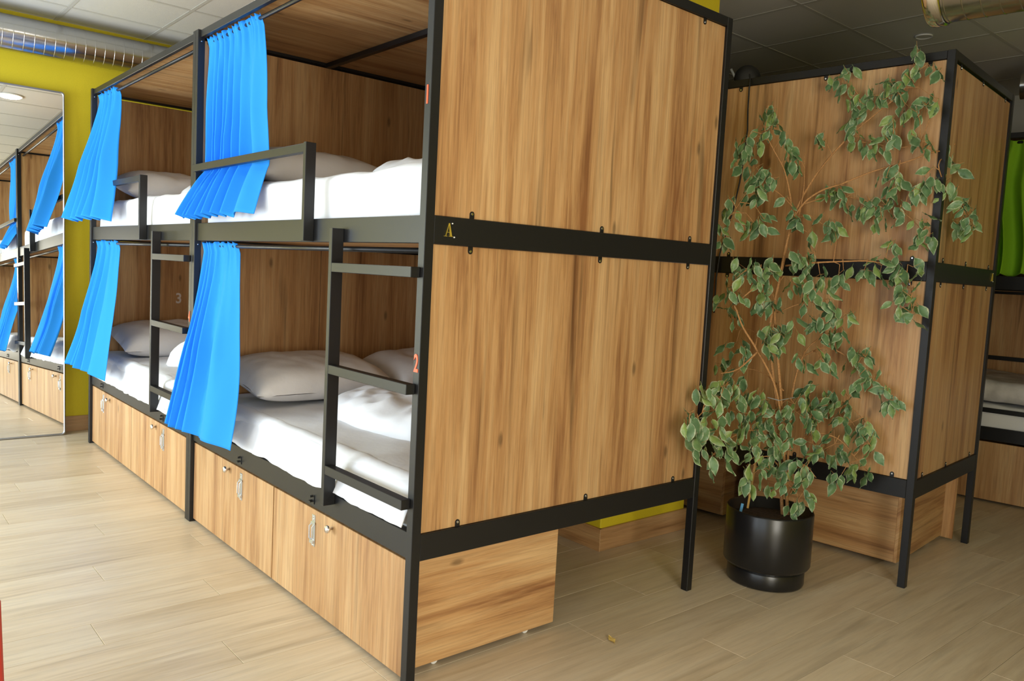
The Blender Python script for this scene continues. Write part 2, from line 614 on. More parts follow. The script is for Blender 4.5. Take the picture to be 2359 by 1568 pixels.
def letter_a(parent, loc, rot, h):
    """gold serif capital A with two white dots"""
    bm = bmesh.new()

    def poly(pts, d, mat=0):
        a = [bm.verts.new((p[0] * h, p[1] * h, 0)) for p in pts]
        b = [bm.verts.new((p[0] * h, p[1] * h, d)) for p in pts]
        fs = [bm.faces.new(a), bm.faces.new(b)]
        for i in range(len(pts)):
            fs.append(bm.faces.new((a[i], a[(i + 1) % len(pts)], b[(i + 1) % len(pts)], b[i])))
        for f in fs:
            f.material_index = mat
    d = 0.003
    poly([(-0.30, 0.02), (-0.25, 0.02), (0.03, 0.98), (-0.01, 0.98)], d)          # thin stroke
    poly([(0.12, 0.02), (0.29, 0.02), (0.05, 1.0), (-0.03, 0.98)], d * 1.2)         # thick stroke
    poly([(-0.18, 0.30), (0.14, 0.30), (0.13, 0.335), (-0.17, 0.335)], d)          # bar
    poly([(-0.42, 0.0), (-0.14, 0.0), (-0.14, 0.035), (-0.42, 0.035)], d)          # serifs
    poly([(0.02, 0.0), (0.40, 0.0), (0.40, 0.035), (0.02, 0.035)], d)
    for cx, cy in ((0.30, 0.98), (0.52, -0.03)):
        poly([(cx + 0.055 * math.cos(a), cy + 0.055 * math.sin(a)) for a in [R(36 * q) for q in range(10)]], d, 1)
    return bm_obj('letter_sign', bm, [M['gold'], M['white']], parent, loc, rot)


def make_bunk(loc, rz, U, W, zs=1.0, guard_x=None, guard_to=None, ladder_x=None, beam=True, back_split=None, left_split=False):
    """bunk bed in its own axes: x from -U to 0, y from 0 (open front) to W (back)"""
    t = empty('bunk_bed', loc, rz)
    B = M['black']
    zL, zM, zT = [tuple(v * zs for v in q) for q in (ZL, ZM, ZT)]
    for x in (-U, -P):
        for y in (0, W - P):
            box('post', (x, y, 0), (x + P, y + P, zT[1]), B, t)
    RB = 0.012
    for (z0, z1) in (zL, zM):
        box('side_rail', (-U + P, RB, z0), (-P, P, z1), B, t)
        box('side_rail', (-U + P, W - P, z0), (-P, W - 0.001, z1), B, t)
        box('end_rail', (-P, P, z0), (-0.0008, W - P, z1), B, t)
        box('end_rail', (-U + 0.0008, P, z0), (-U + P, W - P, z1), B, t)
        box('mattress_base', (-U + P, P, z0 + 0.01), (-P, W - P, z0 + 0.025), M['wood_x'], t)
    box('top_rail', (-U + P, RB, zT[0]), (-P, P, zT[1] - 0.003), B, t)
    box('top_rail', (-U + P, W - P, zT[0]), (-P, W - 0.001, zT[1] - 0.001), B, t)
    box('top_rail', (-P, P, zT[0]), (-0.0008, W - P, zT[1]), B, t)
    box('top_rail', (-U + 0.0008, P, zT[0]), (-U + P, W - P, zT[1]), B, t)
    box('top_panel', (-U + P, P, zT[0] + 0.014), (-P, W - P, zT[0] + 0.030), M['wood_y'], t)
    if beam:
        box('top_beam', (-U + P, W * 0.465 - 0.015, zT[0] - 0.012), (-P, W * 0.465 + 0.015, zT[0] + 0.013), B, t)
    spans = ((zM[1], zT[0]), (zL[1], zM[0]))
    # end panels with their brackets
    for side in (0, 1):
        xo = -0.011 if side == 0 else -U + 0.011
        nrm = 1 if side == 0 else -1
        for k, (z0, z1) in enumerate(spans):
            top_gap = 0.010 if (side == 1 and k == 0) else 0.0015
            ysp = [(P + 0.001, W - P - 0.001)]
            if left_split and side == 1 and k == 1:
                ysp = [(P + 0.001, W * 0.465 - 0.0012), (W * 0.465 + 0.0012, W - P - 0.001)]
            for (ya, yb) in ysp:
                pn = box('end_panel', (min(xo, xo - nrm * 0.016), ya, z0 + 0.001), (max(xo, xo - nrm * 0.016), yb, z1 - top_gap), M['wood_z'], t, bevel=0.001)
            for f in (0.105, 0.53, 0.90):
                yy = P + f * (W - 2 * P)
                for zz, up in ((z0, 1), (z1, -1)):
                    make_bracket('bracket', t, (xo, yy, zz), (nrm, 0, 0), up)
    # back panels
    for (z0, z1) in spans:
        box('back_panel', (-U + P + .001, W - 0.026, z0 + 0.001), (-P - .001, W - 0.010, z1 - 0.0015), M['wood_z'], t, bevel=0.001)
        for f in (0.05, 0.28, 0.50, 0.72, 0.95):
            for zz, up in ((z0, 1), (z1, -1)):
                make_bracket('bracket', t, (-U + f * U, W - 0.010, zz), (0, 1, 0), up)
    # curtain rods
    for z in (zT[0] - 0.022, zM[0] - 0.022):
        bm = bmesh.new()
        bm_tube(bm, [(-U + P - 0.0005, 0.056, z), (-P + 0.0005, 0.056, z)], 0.0095, 12)
        bm_obj('curtain_rod', bm, M['black'], t, smooth=True)
        for x in (-U + P, -P):
            s = 1 if x < -U / 2 else -1
            bm = bmesh.new()
            bm_lathe(bm, [(0.0001, 0), (0.004, 0), (0.003, 0.002 * s), (0.0001, 0.0025 * s)], 8, axis='X')
            bm_obj('screw_head', bm, M['screw'], t, (x, 0.017, z + 0.004))
    if guard_x is not None:
        zg = 1.806 * zs
        y0, y1 = -0.030, RB
        bm = bmesh.new()
        bm_box(bm, (guard_x - 0.022, y0, zM[0] + 0.002), (guard_x, y1, zg), 0.0015)
        bm_box(bm, (guard_to, y0 + .012, zg - 0.034), (guard_x - 0.0225, y1 - 0.004, zg), 0.0015)
        bm_obj('guard_rail', bm, B, t)
    if ladder_x is not None:
        lx = ladder_x
        st = box('ladder_stile', (lx, -0.034, 0.477), (lx + 0.023, RB, 1.484), B, t)
        for z in (0.612, 0.98, 1.345):
            o = box('rung', (lx + 0.0235, -0.034, z - 0.0165), (-0.018, -0.001, z + 0.0165), B)
            o.parent = st
            o.location = o.location - st.location
    return t


U, W = 2.064, 1.5
b1 = make_bunk((0, 0, 0), 0, U, W, guard_x=-0.765, guard_to=-U + P, ladder_x=-0.553, left_split=True)
tag(b1, 'near black-framed oak-panelled bunk bed with orange numbers 1 and 2', 'bunk bed', 'blue-curtained bunk beds')
b2 = make_bunk((-U - 0.002, 0, 0), 0, U, W, guard_x=-0.790, guard_to=-U + P, ladder_x=-0.553)
tag(b2, 'black-framed bunk bed next to the yellow wall and leaning mirror', 'bunk bed', 'blue-curtained bunk beds')
for body, z, m in (('1', 1.882, 'orange'), ('2', 1.059, 'orange')):
    text_mesh('number_sign', body, 0.078, M[m], b1, (-P / 2 - 0.001, -0.0008, z), (R(90), 0, 0), sx=0.62, bold=0.0016)
text_mesh('number_sign', '3', 0.105, M['pale_num'], b2, (-U + 0.0285, 0.60, 1.035), (R(90), 0, R(90)), sx=0.9, bold=0.002)
text_mesh('number_sign', '4', 0.074, M['orange'], b2, (-P / 2, -0.0008, 1.05), (R(90), 0, 0), sx=0.62, bold=0.0016)
letter_a(b1, (0.0, 0.088, 1.4615), (R(90), 0, R(90)), 0.042)

# the bunk behind the plant: a single, its open side turned away
A2 = R(5.2)
U2, W2, Z2 = 2.06, 1.036, 0.988
O2 = Vector((0.552, 2.368, 0)) - Vector((math.cos(A2), math.sin(A2), 0)) * U2 - Vector((math.sin(A2), -math.cos(A2), 0)) * W2
b3 = make_bunk(O2, math.pi + A2, U2, W2, Z2)
tag(b3, 'black-framed panelled bunk bed seen from its back, behind the potted plant', 'bunk bed')
letter_a(b3, (-U2 + 0.0, 0.085, 1.447), (R(90), 0, R(-90)), 0.042)

# the farthest bunk, at the right edge
A3 = R(7.0)
C3 = Vector((0.123, 4.442, 0))
O3 = C3 + Vector((math.cos(A3), math.sin(A3), 0)) * 1.20
b4 = make_bunk(O3, A3, U2, W2, Z2, beam=False)
tag(b4, 'dark bunk bed in the far corner with a lime green curtain', 'bunk bed')
box('back_bar', (-U2 + P, W2 - 0.062, 0.89), (-P, W2 - P, 0.92), M['black'], b4)
box('safety_bar', (-U2 + P, 0.012, 0.60), (-P, P, 0.63), M['black'], b4)


# ------------------------------------------------------------------ drawers under the beds
def make_drawer(parent_m, x0, x1, hasp_x, knob_x, depth=0.70, y_front=0.018, label=None, group=None, ztop=0.412, overhang=0.03):
    t = empty('storage_box', (0, 0, 0))
    t.matrix_world = parent_m @ Matrix.Translation(((x0 + x1) / 2, y_front, 0))
    cx = (x0 + x1) / 2
    w = (x1 - x0) / 2
    zb = 0.016
    box('front_panel', (-w, 0, zb), (w, 0.018, ztop), M['wood_z'], t, bevel=0.0012)
    iw = w - overhang
    for s in (-1, 1):
        xa, xb = (iw - 0.016, iw) if s > 0 else (-iw, -iw + 0.016)
        box('side_panel', (xa, 0.0185, zb + 0.009), (xb, depth, ztop - 0.016), M['wood_y'], t, bevel=0.001)
    box('back_panel', (-iw + 0.0165, depth - 0.016, zb + 0.009), (iw - 0.0165, depth, ztop - 0.016), M['wood_x'], t, bevel=0.001)
    box('bottom_panel', (-iw + 0.0165, 0.0185, zb + 0.016), (iw - 0.0165, depth - 0.0165, zb + 0.03), M['wood_x'], t, bevel=0)
    for sx in (-1, 1):
        for yy in (0.16, depth - 0.12):
            bm = bmesh.new()
            bm_lathe(bm, [(0.0135, -0.008), (0.015, -0.006), (0.015, 0.006), (0.0135, 0.008)], 14, axis='X', origin=(0, 0, 0.0155))
            bm_box(bm, (-0.0115, -0.014, 0.0235), (0.0115, 0.014, 0.0315), 0.001)
            bm_obj('caster', bm, M['white'], t, (sx * (iw - 0.032), yy, 0))
    if knob_x is not None:
        bm = bmesh.new()
        bm_lathe(bm, [(0.006, 0), (0.005, -0.010), (0.013, -0.016), (0.0155, -0.023), (0.012, -0.029), (0.0001, -0.031)], 16, axis='Y')
        bm_obj('knob', bm, M['chrome'], t, (knob_x - cx, 0, 0.380), smooth=True)
    if hasp_x is not None:
        bm = bmesh.new()
        bm_box(bm, (-0.013, -0.0025, -0.062), (0.013, 0.0, 0.062), 0.001)
        bm_box(bm, (-0.017, -0.006, 0.026), (0.017, -0.0026, 0.034), 0.001)
        bm_tube(bm, [(-0.011, -0.005, -0.036), (-0.011, -0.013, -0.030), (-0.011, -0.013, 0.018), (-0.011, -0.005, 0.026)], 0.0026, 6)
        bm_tube(bm, [(0.011, -0.005, -0.036), (0.011, -0.013, -0.030), (0.011, -0.013, 0.018), (0.011, -0.005, 0.026)], 0.0026, 6)
        bm_box(bm, (-0.014, -0.012, -0.050), (0.014, -0.0026, -0.036), 0.002)
        hp = bm_obj('hasp', bm, M['zinc'], t, (hasp_x - cx, 0, 0.330))
        for zz in (-0.056, 0.045, 0.056):
            bm = bmesh.new()
            bm_lathe(bm, [(0.0035, 0), (0.003, -0.0018), (0.0001, -0.0025)], 8, axis='Y')
            bm_obj('screw_head', bm, M['screw'], hp, (0, -0.0025, zz))
    if label:
        tag(t, label, 'storage box', group)
    return t


I4 = Matrix.Identity(4)
GR = 'wooden storage boxes under the blue-curtained bunks'
make_drawer(I4, -1.064, -0.040, -0.700, -0.550, label='oak storage box with open side visible, nearest the corner post under bunk 2', group=GR)
make_drawer(I4, -2.024, -1.074, -1.413, -1.555, label='oak storage box left of the nearest one, below the front blue lower curtain', group=GR)
make_drawer(I4, -3.139, -2.106, -2.520, -2.655, label='oak storage box right of the pair nearest the yellow wall', group=GR)
make_drawer(I4, -4.090, -3.149, -3.795, -3.635, label='oak storage box nearest the yellow wall and the mirror', group=GR)


def lock_eye(bunk, x):
    bm = bmesh.new()
    bm_box(bm, (-0.012, -0.003, -0.016), (0.012, 0, 0.018), 0.001)
    bm_tube(bm, [(-0.007, -0.003, -0.004), (-0.007, -0.016, -0.004), (0.007, -0.016, -0.004), (0.007, -0.003, -0.004)], 0.003, 6)
    bm_tube(bm, [(0, -0.003, 0.014), (0, -0.014, 0.014)], 0.004, 6)
    bm_obj('lock_eye', bm, M['black'], bunk, (x, 0.012, 0.452))


for x in (-0.700, -1.413):
    lock_eye(b1, x)
for x in (-2.520 + U, -3.795 + U):
    lock_eye(b2, x)
bpy.context.view_layer.update()
m3 = Matrix.Translation(O2) @ Matrix.Rotation(math.pi + A2, 4, 'Z')
make_drawer(m3, -1.99, -1.05, None, None, depth=0.73, y_front=0.05, label='large oak box under the back bunk, right of the plant pot', ztop=0.40, overhang=0.055)
make_drawer(m3, -1.03, -0.08, None, None, depth=0.73, y_front=0.05, label='shaded oak box under the back bunk, left of the plant pot', ztop=0.40, overhang=0.055)
m4 = Matrix.Translation(O3) @ Matrix.Rotation(A3, 4, 'Z')
make_drawer(m4, -2.00, -0.86, None, None, label='dark oak box under the far bunk at the right edge', ztop=0.404)


# ------------------------------------------------------------------ bedding
def cloth_box(name, lo, hi, mat, parent, amp=0.008, freq=5.0, n=(44, 32, 8), round_r=0.05, seed=0, loc=(0, 0, 0), crown=0.0):
    """soft box: subdivided, rounded edges, wrinkled"""
    lo, hi = Vector(lo), Vector(hi)
    c, h = (lo + hi) / 2, (hi - lo) / 2
    bm = bmesh.new()
    verts = {}

    def vert(i, j, k):
        key = (i, j, k)
        if key not in verts:
            p = Vector((-1 + 2 * i / n[0], -1 + 2 * j / n[1], -1 + 2 * k / n[2]))
            q = Vector((p.x * h.x, p.y * h.y, p.z * h.z))
            inner = Vector([max(-(h[a] - round_r), min(h[a] - round_r, q[a])) for a in range(3)])
            d = q - inner
            if d.length > round_r:
                q = inner + d.normalized() * round_r
            nn = (d.normalized() if d.length > 1e-6 else Vector((0, 0, 1)))
            w = noise.noise((q + c) * freq + Vector((seed * 3.1, 0, 0))) + 0.5 * noise.noise((q + c) * freq * 2.7 + Vector((0, seed, 5)))
            r_ = 1 - abs(noise.noise((q + c) * freq * 0.8 + Vector((seed, 9, 1))))
            q = q + nn * (amp * w + amp * 0.8 * (r_ ** 4 - 0.4))
            if q.z > 0:
                q.z += crown * max(0, (1 - (p.x * p.x))) * max(0, (1 - p.y * p.y))
            verts[key] = bm.verts.new(q)
        return verts[key]
    for a in range(3):
        b_, c_ = (a + 1) % 3, (a + 2) % 3
        for side in (0, n[a]):
            for u in range(n[b_]):
                for v in range(n[c_]):
                    q = []
                    for du, dv in ((0, 0), (1, 0), (1, 1), (0, 1)):
                        ijk = [0, 0, 0]
                        ijk[a], ijk[b_], ijk[c_] = side, u + du, v + dv
                        q.append(vert(*ijk))
                    bm.faces.new(q)
    return bm_obj(name, bm, mat, parent, c + Vector(loc), smooth=True)


def hanging_sheet(parent, x0, x1, ztop, zhem, y_edge, y_out, off, seed=0):
    """sheet lying on the mattress edge and dropping over its front"""
    nu, nv = 90, 14
    bm = bmesh.new()
    g = []
    for i in range(nu + 1):
        x = x0 + (x1 - x0) * i / nu
        hem = zhem + 0.022 * noise.noise((x * 3.1, seed, 0)) + 0.010 * noise.noise((x * 11, seed, 3))
        row = []
        for j in range(nv + 1):
            v = j / nv
            if v < 0.3:
                s = v / 0.3
                y, z = y_edge + 0.10 * (1 - s), ztop + 0.006 - 0.045 * (1 - s) ** 1.5
            elif v < 0.5:
                a = (v - 0.3) / 0.2 * math.pi / 2
                y = y_edge - 0.045 * math.sin(a)
                z = ztop + 0.004 - 0.045 * (1 - math.cos(a))
            else:
                s = (v - 0.5) / 0.5
                y = y_edge - 0.045 + (y_out - (y_edge - 0.045)) * s
                z = ztop - 0.041 + (hem - (ztop - 0.041)) * s
            fold = 0.006 * noise.noise((x * 9, v * 1.5, seed)) + 0.004 * noise.noise((x * 23, v * 2, seed + 4))
            row.append(bm.verts.new((x, y + fold * (0.3 + v), z + (0.4 * fold if 0.2 < v < 0.5 else 0))))
        g.append(row)
    for i in range(nu):
        for j in range(nv):
            bm.faces.new((g[i][j], g[i + 1][j], g[i + 1][j + 1], g[i][j + 1]))
    o = bm_obj('draped_sheet', bm, M['sheet'], parent, -Vector(off), smooth=True)
    sm = o.modifiers.new('thickness', 'SOLIDIFY')
    sm.thickness = 0.004
    return o


def mattress(bx, z0, z1, label, seed, W_=W, U_=U, mtx=None, drape=None, parent_y=0.046):
    lo = Vector((bx - U_ + P + 0.012, parent_y, z0))
    hi = Vector((bx - P - 0.012, W_ - P - 0.012, z1))
    o = cloth_box('mattress', lo, hi, M['sheet'], None, amp=0.0095, freq=3.6, seed=seed, round_r=0.045, crown=0.012)
    tag(o, label, 'mattress', 'white-sheeted mattresses')
    if drape:
        hanging_sheet(o, lo.x + 0.05, hi.x - 0.03, z1 + 0.004, drape, parent_y + 0.05, 0.002, (lo + hi) / 2, seed)
    if mtx is not None:
        o.matrix_world = mtx @ Matrix.Translation((lo + hi) / 2)
    return o


BZ = {'low': (0.449, 0.655), 'up': (1.462, 1.698)}
mattress(0, *BZ['up'], 'white-sheeted mattress on the upper level of the bunk numbered 1', 1)
mattress(0, *BZ['low'], 'white-sheeted mattress on the lower level of the bunk numbered 2', 2, drape=0.516)
mattress(-U - .002, *BZ['up'], 'white-sheeted mattress on the upper level next to the yellow wall', 3)
mattress(-U - .002, *BZ['low'], 'white-sheeted mattress on the lower level next to the yellow wall', 4, drape=0.492)
mattress(0, 0.445, 0.64, 'grey-lit white mattress in the far bunk at the right edge', 5, W_=W2, U_=U2, mtx=m4)
M['marble'] = plain('grey_marbled_blanket', (0.62, 0.60, 0.60), rough=0.9, spec=0.15, bump=0.3, bscale=9, var=0.25)
fb = cloth_box('blanket', (-U2 + 0.06, 0.05, 0.662), (-0.06, W2 - 0.06, 0.81), M['marble'], None, amp=0.012, freq=3.5, seed=9, round_r=0.07)
fb.matrix_world = m4 @ Matrix.Translation(fb.location)
tag(fb, 'grey-white rumpled blanket on the far lower bunk at the right edge', 'blanket')


def pillow(loc, sx, sy, h, rot, label, seed, tilt=(0, 0)):
    n = 26
    bm = bmesh.new()
    top, bot = [], []
    for i in range(n + 1):
        rt, rb = [], []
        for j in range(n + 1):
            u, v = -1 + 2 * i / n, -1 + 2 * j / n
            e = max(0.0, (1 - abs(u) ** 4.0) * (1 - abs(v) ** 4.0)) ** 0.55
            pu = u * (1 - 0.03 * (1 - v * v) * abs(u))
            pv = v * (1 - 0.03 * (1 - u * u) * abs(v))
            x, y = pu * sx / 2, pv * sy / 2
            w = 0.012 * noise.noise((x * 6 + seed, y * 6, seed)) + 0.005 * noise.noise((x * 17, y * 17 + seed, 2))
            rt.append(bm.verts.new((x, y, h * 0.62 * e + w * (0.3 + e))))
            rb.append(bm.verts.new((x, y, -h * 0.38 * e - 0.001)))
        top.append(rt)
        bot.append(rb)
    for i in range(n):
        for j in range(n):
            bm.faces.new((top[i][j], top[i + 1][j], top[i + 1][j + 1], top[i][j + 1]))
            bm.faces.new((bot[i][j], bot[i][j + 1], bot[i + 1][j + 1], bot[i + 1][j]))
    bmesh.ops.remove_doubles(bm, verts=bm.verts, dist=0.0015)
    o = bm_obj('pillow', bm, M['pillow'], None, loc, (tilt[0], tilt[1], rot), smooth=True)
    return tag(o, label, 'pillow', 'white pillows on the bunks')


ZPL, ZPU = BZ['low'][1], BZ['up'][1]
pillow((-1.735, 0.50, ZPL + 0.108), 0.52, 0.78, 0.18, 0.02, 'white pillow left of the ladder on the lower bunk numbered 2', 1, (0, 0.15))
pillow((-1.72, 1.175, ZPL + 0.108), 0.52, 0.52, 0.18, -0.03, 'white pillow seen behind the ladder on the lower bunk numbered 2', 2, (0, 0.15))
pillow((-1.72, 0.50, ZPU + 0.10), 0.46, 0.76, 0.18, 0.0, 'white pillow behind the guard rail on the upper bunk numbered 1', 3, (0, 0.18))
pillow((-3.80, 0.48, ZPL + 0.10), 0.50, 0.78, 0.19, 0.0, 'white pillow on the lower bunk next to the yellow wall', 4, (0, 0.20))
pillow((-3.80, 0.46, ZPU + 0.10), 0.48, 0.72, 0.19, 0.0, 'white pillow on the upper bunk next to the yellow wall', 5, (0, 0.18))


def duvet(loc, sx, sy, h, rot, label, seed, cat='duvet'):
    """loosely folded quilt: a heaped sheet with rolled edges"""
    n = 54
    bm = bmesh.new()
    g = []
    for i in range(n + 1):
        row = []
        for j in range(n + 1):
            u, v = -1 + 2 * i / n, -1 + 2 * j / n
            r = (abs(u) ** 4 + abs(v) ** 4) ** 0.25
            e = max(0.0, 1 - r ** 5) ** 0.5
            wob = 1 + 0.10 * noise.noise((math.atan2(v, u) * 1.6, seed, 0))
            x, y = u * sx / 2 * wob, v * sy / 2 * wob
            w = 0.6 * noise.noise((x * 3.5 + seed, y * 3.5, 1)) + 0.4 * (1 - abs(noise.noise((x * 6, y * 6 + seed, 4)))) ** 3 + 0.18 * noise.noise((x * 15, y * 15, seed))
            row.append(bm.verts.new((x, y, h * e * (0.72 + 0.42 * w) - 0.035 * (1 - min(1, 2.5 * e)))))
        g.append(row)
    for i in range(n):
        for j in range(n):
            bm.faces.new((g[i][j], g[i + 1][j], g[i + 1][j + 1], g[i][j + 1]))
    base = bm.faces.new([g[i][0] for i in range(n + 1)] + [g[n][j] for j in range(1, n + 1)] + [g[i][n] for i in range(n - 1, -1, -1)] + [g[0][j] for j in range(n - 1, 0, -1)])
    o = bm_obj('duvet', bm, M['sheet'], None, loc, (0, 0, rot), smooth=True)
    return tag(o, label, cat, 'white quilts on the bunks')


duvet((-0.92, 0.74, ZPL + 0.014), 0.95, 0.82, 0.15, 0.12, 'white quilt folded on the lower bunk behind the ladder, numbered 2', 1)
duvet((-0.66, 0.80, ZPU + 0.014), 0.85, 0.95, 0.13, 0.0, 'white quilt folded on the upper bunk numbered 1', 2)
duvet((-2.98, 0.72, ZPL + 0.014), 0.80, 0.90, 0.19, 0.1, 'white quilt heaped on the lower bunk next to the yellow wall', 3)
duvet((-2.95, 0.74, ZPU + 0.014), 0.90, 0.85, 0.15, 0.1, 'white quilt on the upper bunk next to the yellow wall', 4)


# ------------------------------------------------------------------ curtains
def curtain(name, top, hem, ztop, zhem, wd, label, mat, seed=0, yprof=None, mtx=None, group='blue curtains of the bunks', amp_k=1.0, bulge=0.0):
    """top: (x0, x1) along the rod; hem: ((x0, y0), (x1, y1)) at the bottom; wd: relative widths of the folds;
    yprof(v) -> 0..1 how far the cloth has left the rod plane"""
    folds = len(wd)
    nu, nv = folds * 16, 56
    yr = 0.056
    bm = bmesh.new()
    g = []
    edges = [sum(wd[:q]) / sum(wd) for q in range(folds + 1)]
    amps = [rnd.uniform(0.7, 1.15) * (0.62 if w_ > 1.6 else 1.0) for w_ in wd]
    for j in range(nv + 1):
        v = j / nv
        row = []
        for i in range(nu + 1):
            u = i / nu
            k = yprof(v) if yprof else v
            xt = top[0] + (top[1] - top[0]) * u
            hx = hem[0][0] + (hem[1][0] - hem[0][0]) * u
            hy = hem[0][1] + (hem[1][1] - hem[0][1]) * u
            x = xt + (hx - xt) * v ** 1.15
            x += bulge * math.sin(math.pi * min(1, v * 2.2)) * u * u
            y = yr + (hy - yr) * k
            uu = min(1, max(0, u + 0.05 * noise.noise((u * 2.0 + seed, v * 1.1, seed * 2.3)) * min(1, 3 * v)))
            fi = 0
            while fi < folds - 1 and uu > edges[fi + 1]:
                fi += 1
            fr = (uu - edges[fi]) / (edges[fi + 1] - edges[fi])
            c = 0.5 - 0.5 * math.cos(2 * math.pi * fr)
            c = c ** 0.75
            main = (2 * c - 1)
            a0, a1, a2 = amps[max(fi - 1, 0)], amps[fi], amps[min(fi + 1, folds - 1)]
            af = a1
            grow = min(1.0, 0.25 + 1.3 * v)
            y -= amp_k * 0.042 * grow * af * main
            x += amp_k * 0.012 * grow * math.sin(2 * math.pi * fr)
            # gathers under the rod, fading downwards
            ga = max(0.0, 1 - v / 0.22)
            y += 0.006 * ga * math.sin(u * folds * 13.0 + 3 * noise.noise((u * 9, seed, 0)))
            # slack and small creases
            y += 0.026 * min(1, 2 * v) * noise.noise((u * 2.3 + seed, v * 1.6, 3)) + 0.006 * noise.noise((u * 9, v * 3.0, seed + 7))
            if v < 0.05:
                y -= 0.014 * (1 - v / 0.05)
            z = ztop + (zhem - ztop) * v
            z += v * (0.020 * noise.noise((u * 2.4, seed, 8)) + amp_k * 0.010 * main)
            z += 0.004 * (1 - min(1, v * 20)) * math.sin(u * folds * 11)
            row.append(bm.verts.new((x, y, z)))
        g.append(row)
    for j in range(nv):
        for i in range(nu):
            bm.faces.new((g[j][i], g[j][i + 1], g[j + 1][i + 1], g[j + 1][i]))
    o = bm_obj(name, bm, mat, None, (0, 0, 0), smooth=True)
    # put the origin on the rod
    off = Vector(((top[0] + top[1]) / 2, yr, ztop))
    o.data.transform(Matrix.Translation(-off))
    o.location = off
    sm = o.modifiers.new('thickness', 'SOLIDIFY')
    sm.thickness = 0.0025
    sm.offset = 0
    if mtx is not None:
        o.matrix_world = mtx @ Matrix.Translation(off)
    return tag(o, label, 'curtain', group)


def prof_upper(v):
    return 0.0 if v < 0.745 else ((v - 0.745) / 0.255) ** 0.85


def prof_lower(v):
    return v ** 1.3


ZR1, ZR2 = ZT[0] - 0.006, ZM[0] - 0.006
curtain('curtain', (-2.022, -1.40), ((-2.01, -0.085), (-1.28, -0.02)), ZR1, 1.548, [1, .8, .8, .9, .9, 1, 1.2, 2.2], 'blue curtain of the upper bunk numbered 1, behind its guard rail', M['blue'], 1, yprof=prof_upper, amp_k=0.8, bulge=0.015)
curtain('curtain', (-2.022, -1.61), ((-2.02, -0.13), (-1.30, -0.10)), ZR2, 0.535, [.8, .8, .9, 1.2, 3.2], 'blue curtain of the lower bunk numbered 2, hanging over the rail', M['blue'], 2, yprof=prof_lower)
curtain('curtain', (-4.085, -3.66), ((-4.07, -0.155), (-3.36, -0.10)), ZR1, 1.560, [1.2, 1, 1, 1.2, 1.6], 'upper blue curtain beside the yellow wall', M['blue'], 3, yprof=prof_lower)
curtain('curtain', (-4.085, -3.62), ((-4.07, -0.13), (-3.34, -0.11)), ZR2, 0.57, [1, .9, 1, 1.2, 2.8], 'lower blue curtain beside the yellow wall', M['blue'], 4, yprof=prof_lower)
curtain('curtain', (-1.98, -0.10), ((-1.98, 0.050), (-0.10, 0.050)), (ZT[0] - 0.012) * Z2, 1.53 * Z2, [1, 1.3, .8, 1.1] * 4, 'lime green curtain drawn across the far upper bunk', M['green'], 5, mtx=m4, group=None)

# ------------------------------------------------------------------ leaning mirror
mt = empty('wall_mirror', (-4.445, -0.585, 0.004))
TILT = 0.035
mt.rotation_euler = (0, -TILT, 0)
MW, MH = 1.01, 2.475
bm = bmesh.new()


def rrect(w, h, r, x, n=6):
    pts = []
    for cx, cz, a0 in ((w / 2 - r, h - r, 0), (-w / 2 + r, h - r, 90), (-w / 2 + r, r, 180), (w / 2 - r, r, 270)):
        for k in range(n + 1):
            a = R(a0 + 90 * k / n)
            pts.append(Vector((x, cx + r * math.cos(a), cz + r * math.sin(a))))
    return pts


rings = []
for w_, h_, zoff, x in ((MW, MH, 0, -0.02), (MW, MH, 0, 0.004), (MW - 0.012, MH - 0.012, 0.006, 0.006), (MW - 0.022, MH - 0.022, 0.011, 0.0015)):
    rings.append([bm.verts.new(p + Vector((0, 0, zoff))) for p in rrect(w_, h_, 0.022, x)])
for a in range(3):
    k = len(rings[a])
    for i in range(k):
        bm.faces.new((rings[a][i], rings[a][(i + 1) % k], rings[a + 1][(i + 1) % k], rings[a + 1][i]))
bm.faces.new(rings[0])
bm_obj('frame', bm, M['silver'], mt)
bm = bmesh.new()
f0 = [bm.verts.new(p + Vector((0, 0, 0.0105))) for p in rrect(MW - 0.021, MH - 0.021, 0.021, 0.0008)]
f1 = [bm.verts.new(p + Vector((0, 0, 0.0105))) for p in rrect(MW - 0.021, MH - 0.021, 0.021, -0.004)]
bm.faces.new(f0)
bm.faces.new(f1)
for i in range(len(f0)):
    bm.faces.new((f0[i], f0[(i + 1) % len(f0)], f1[(i + 1) % len(f0)], f1[i]))
bm_obj('glass', bm, M['mirror'], mt)
tag(mt, 'tall silver-framed mirror leaning on the yellow wall', 'mirror')


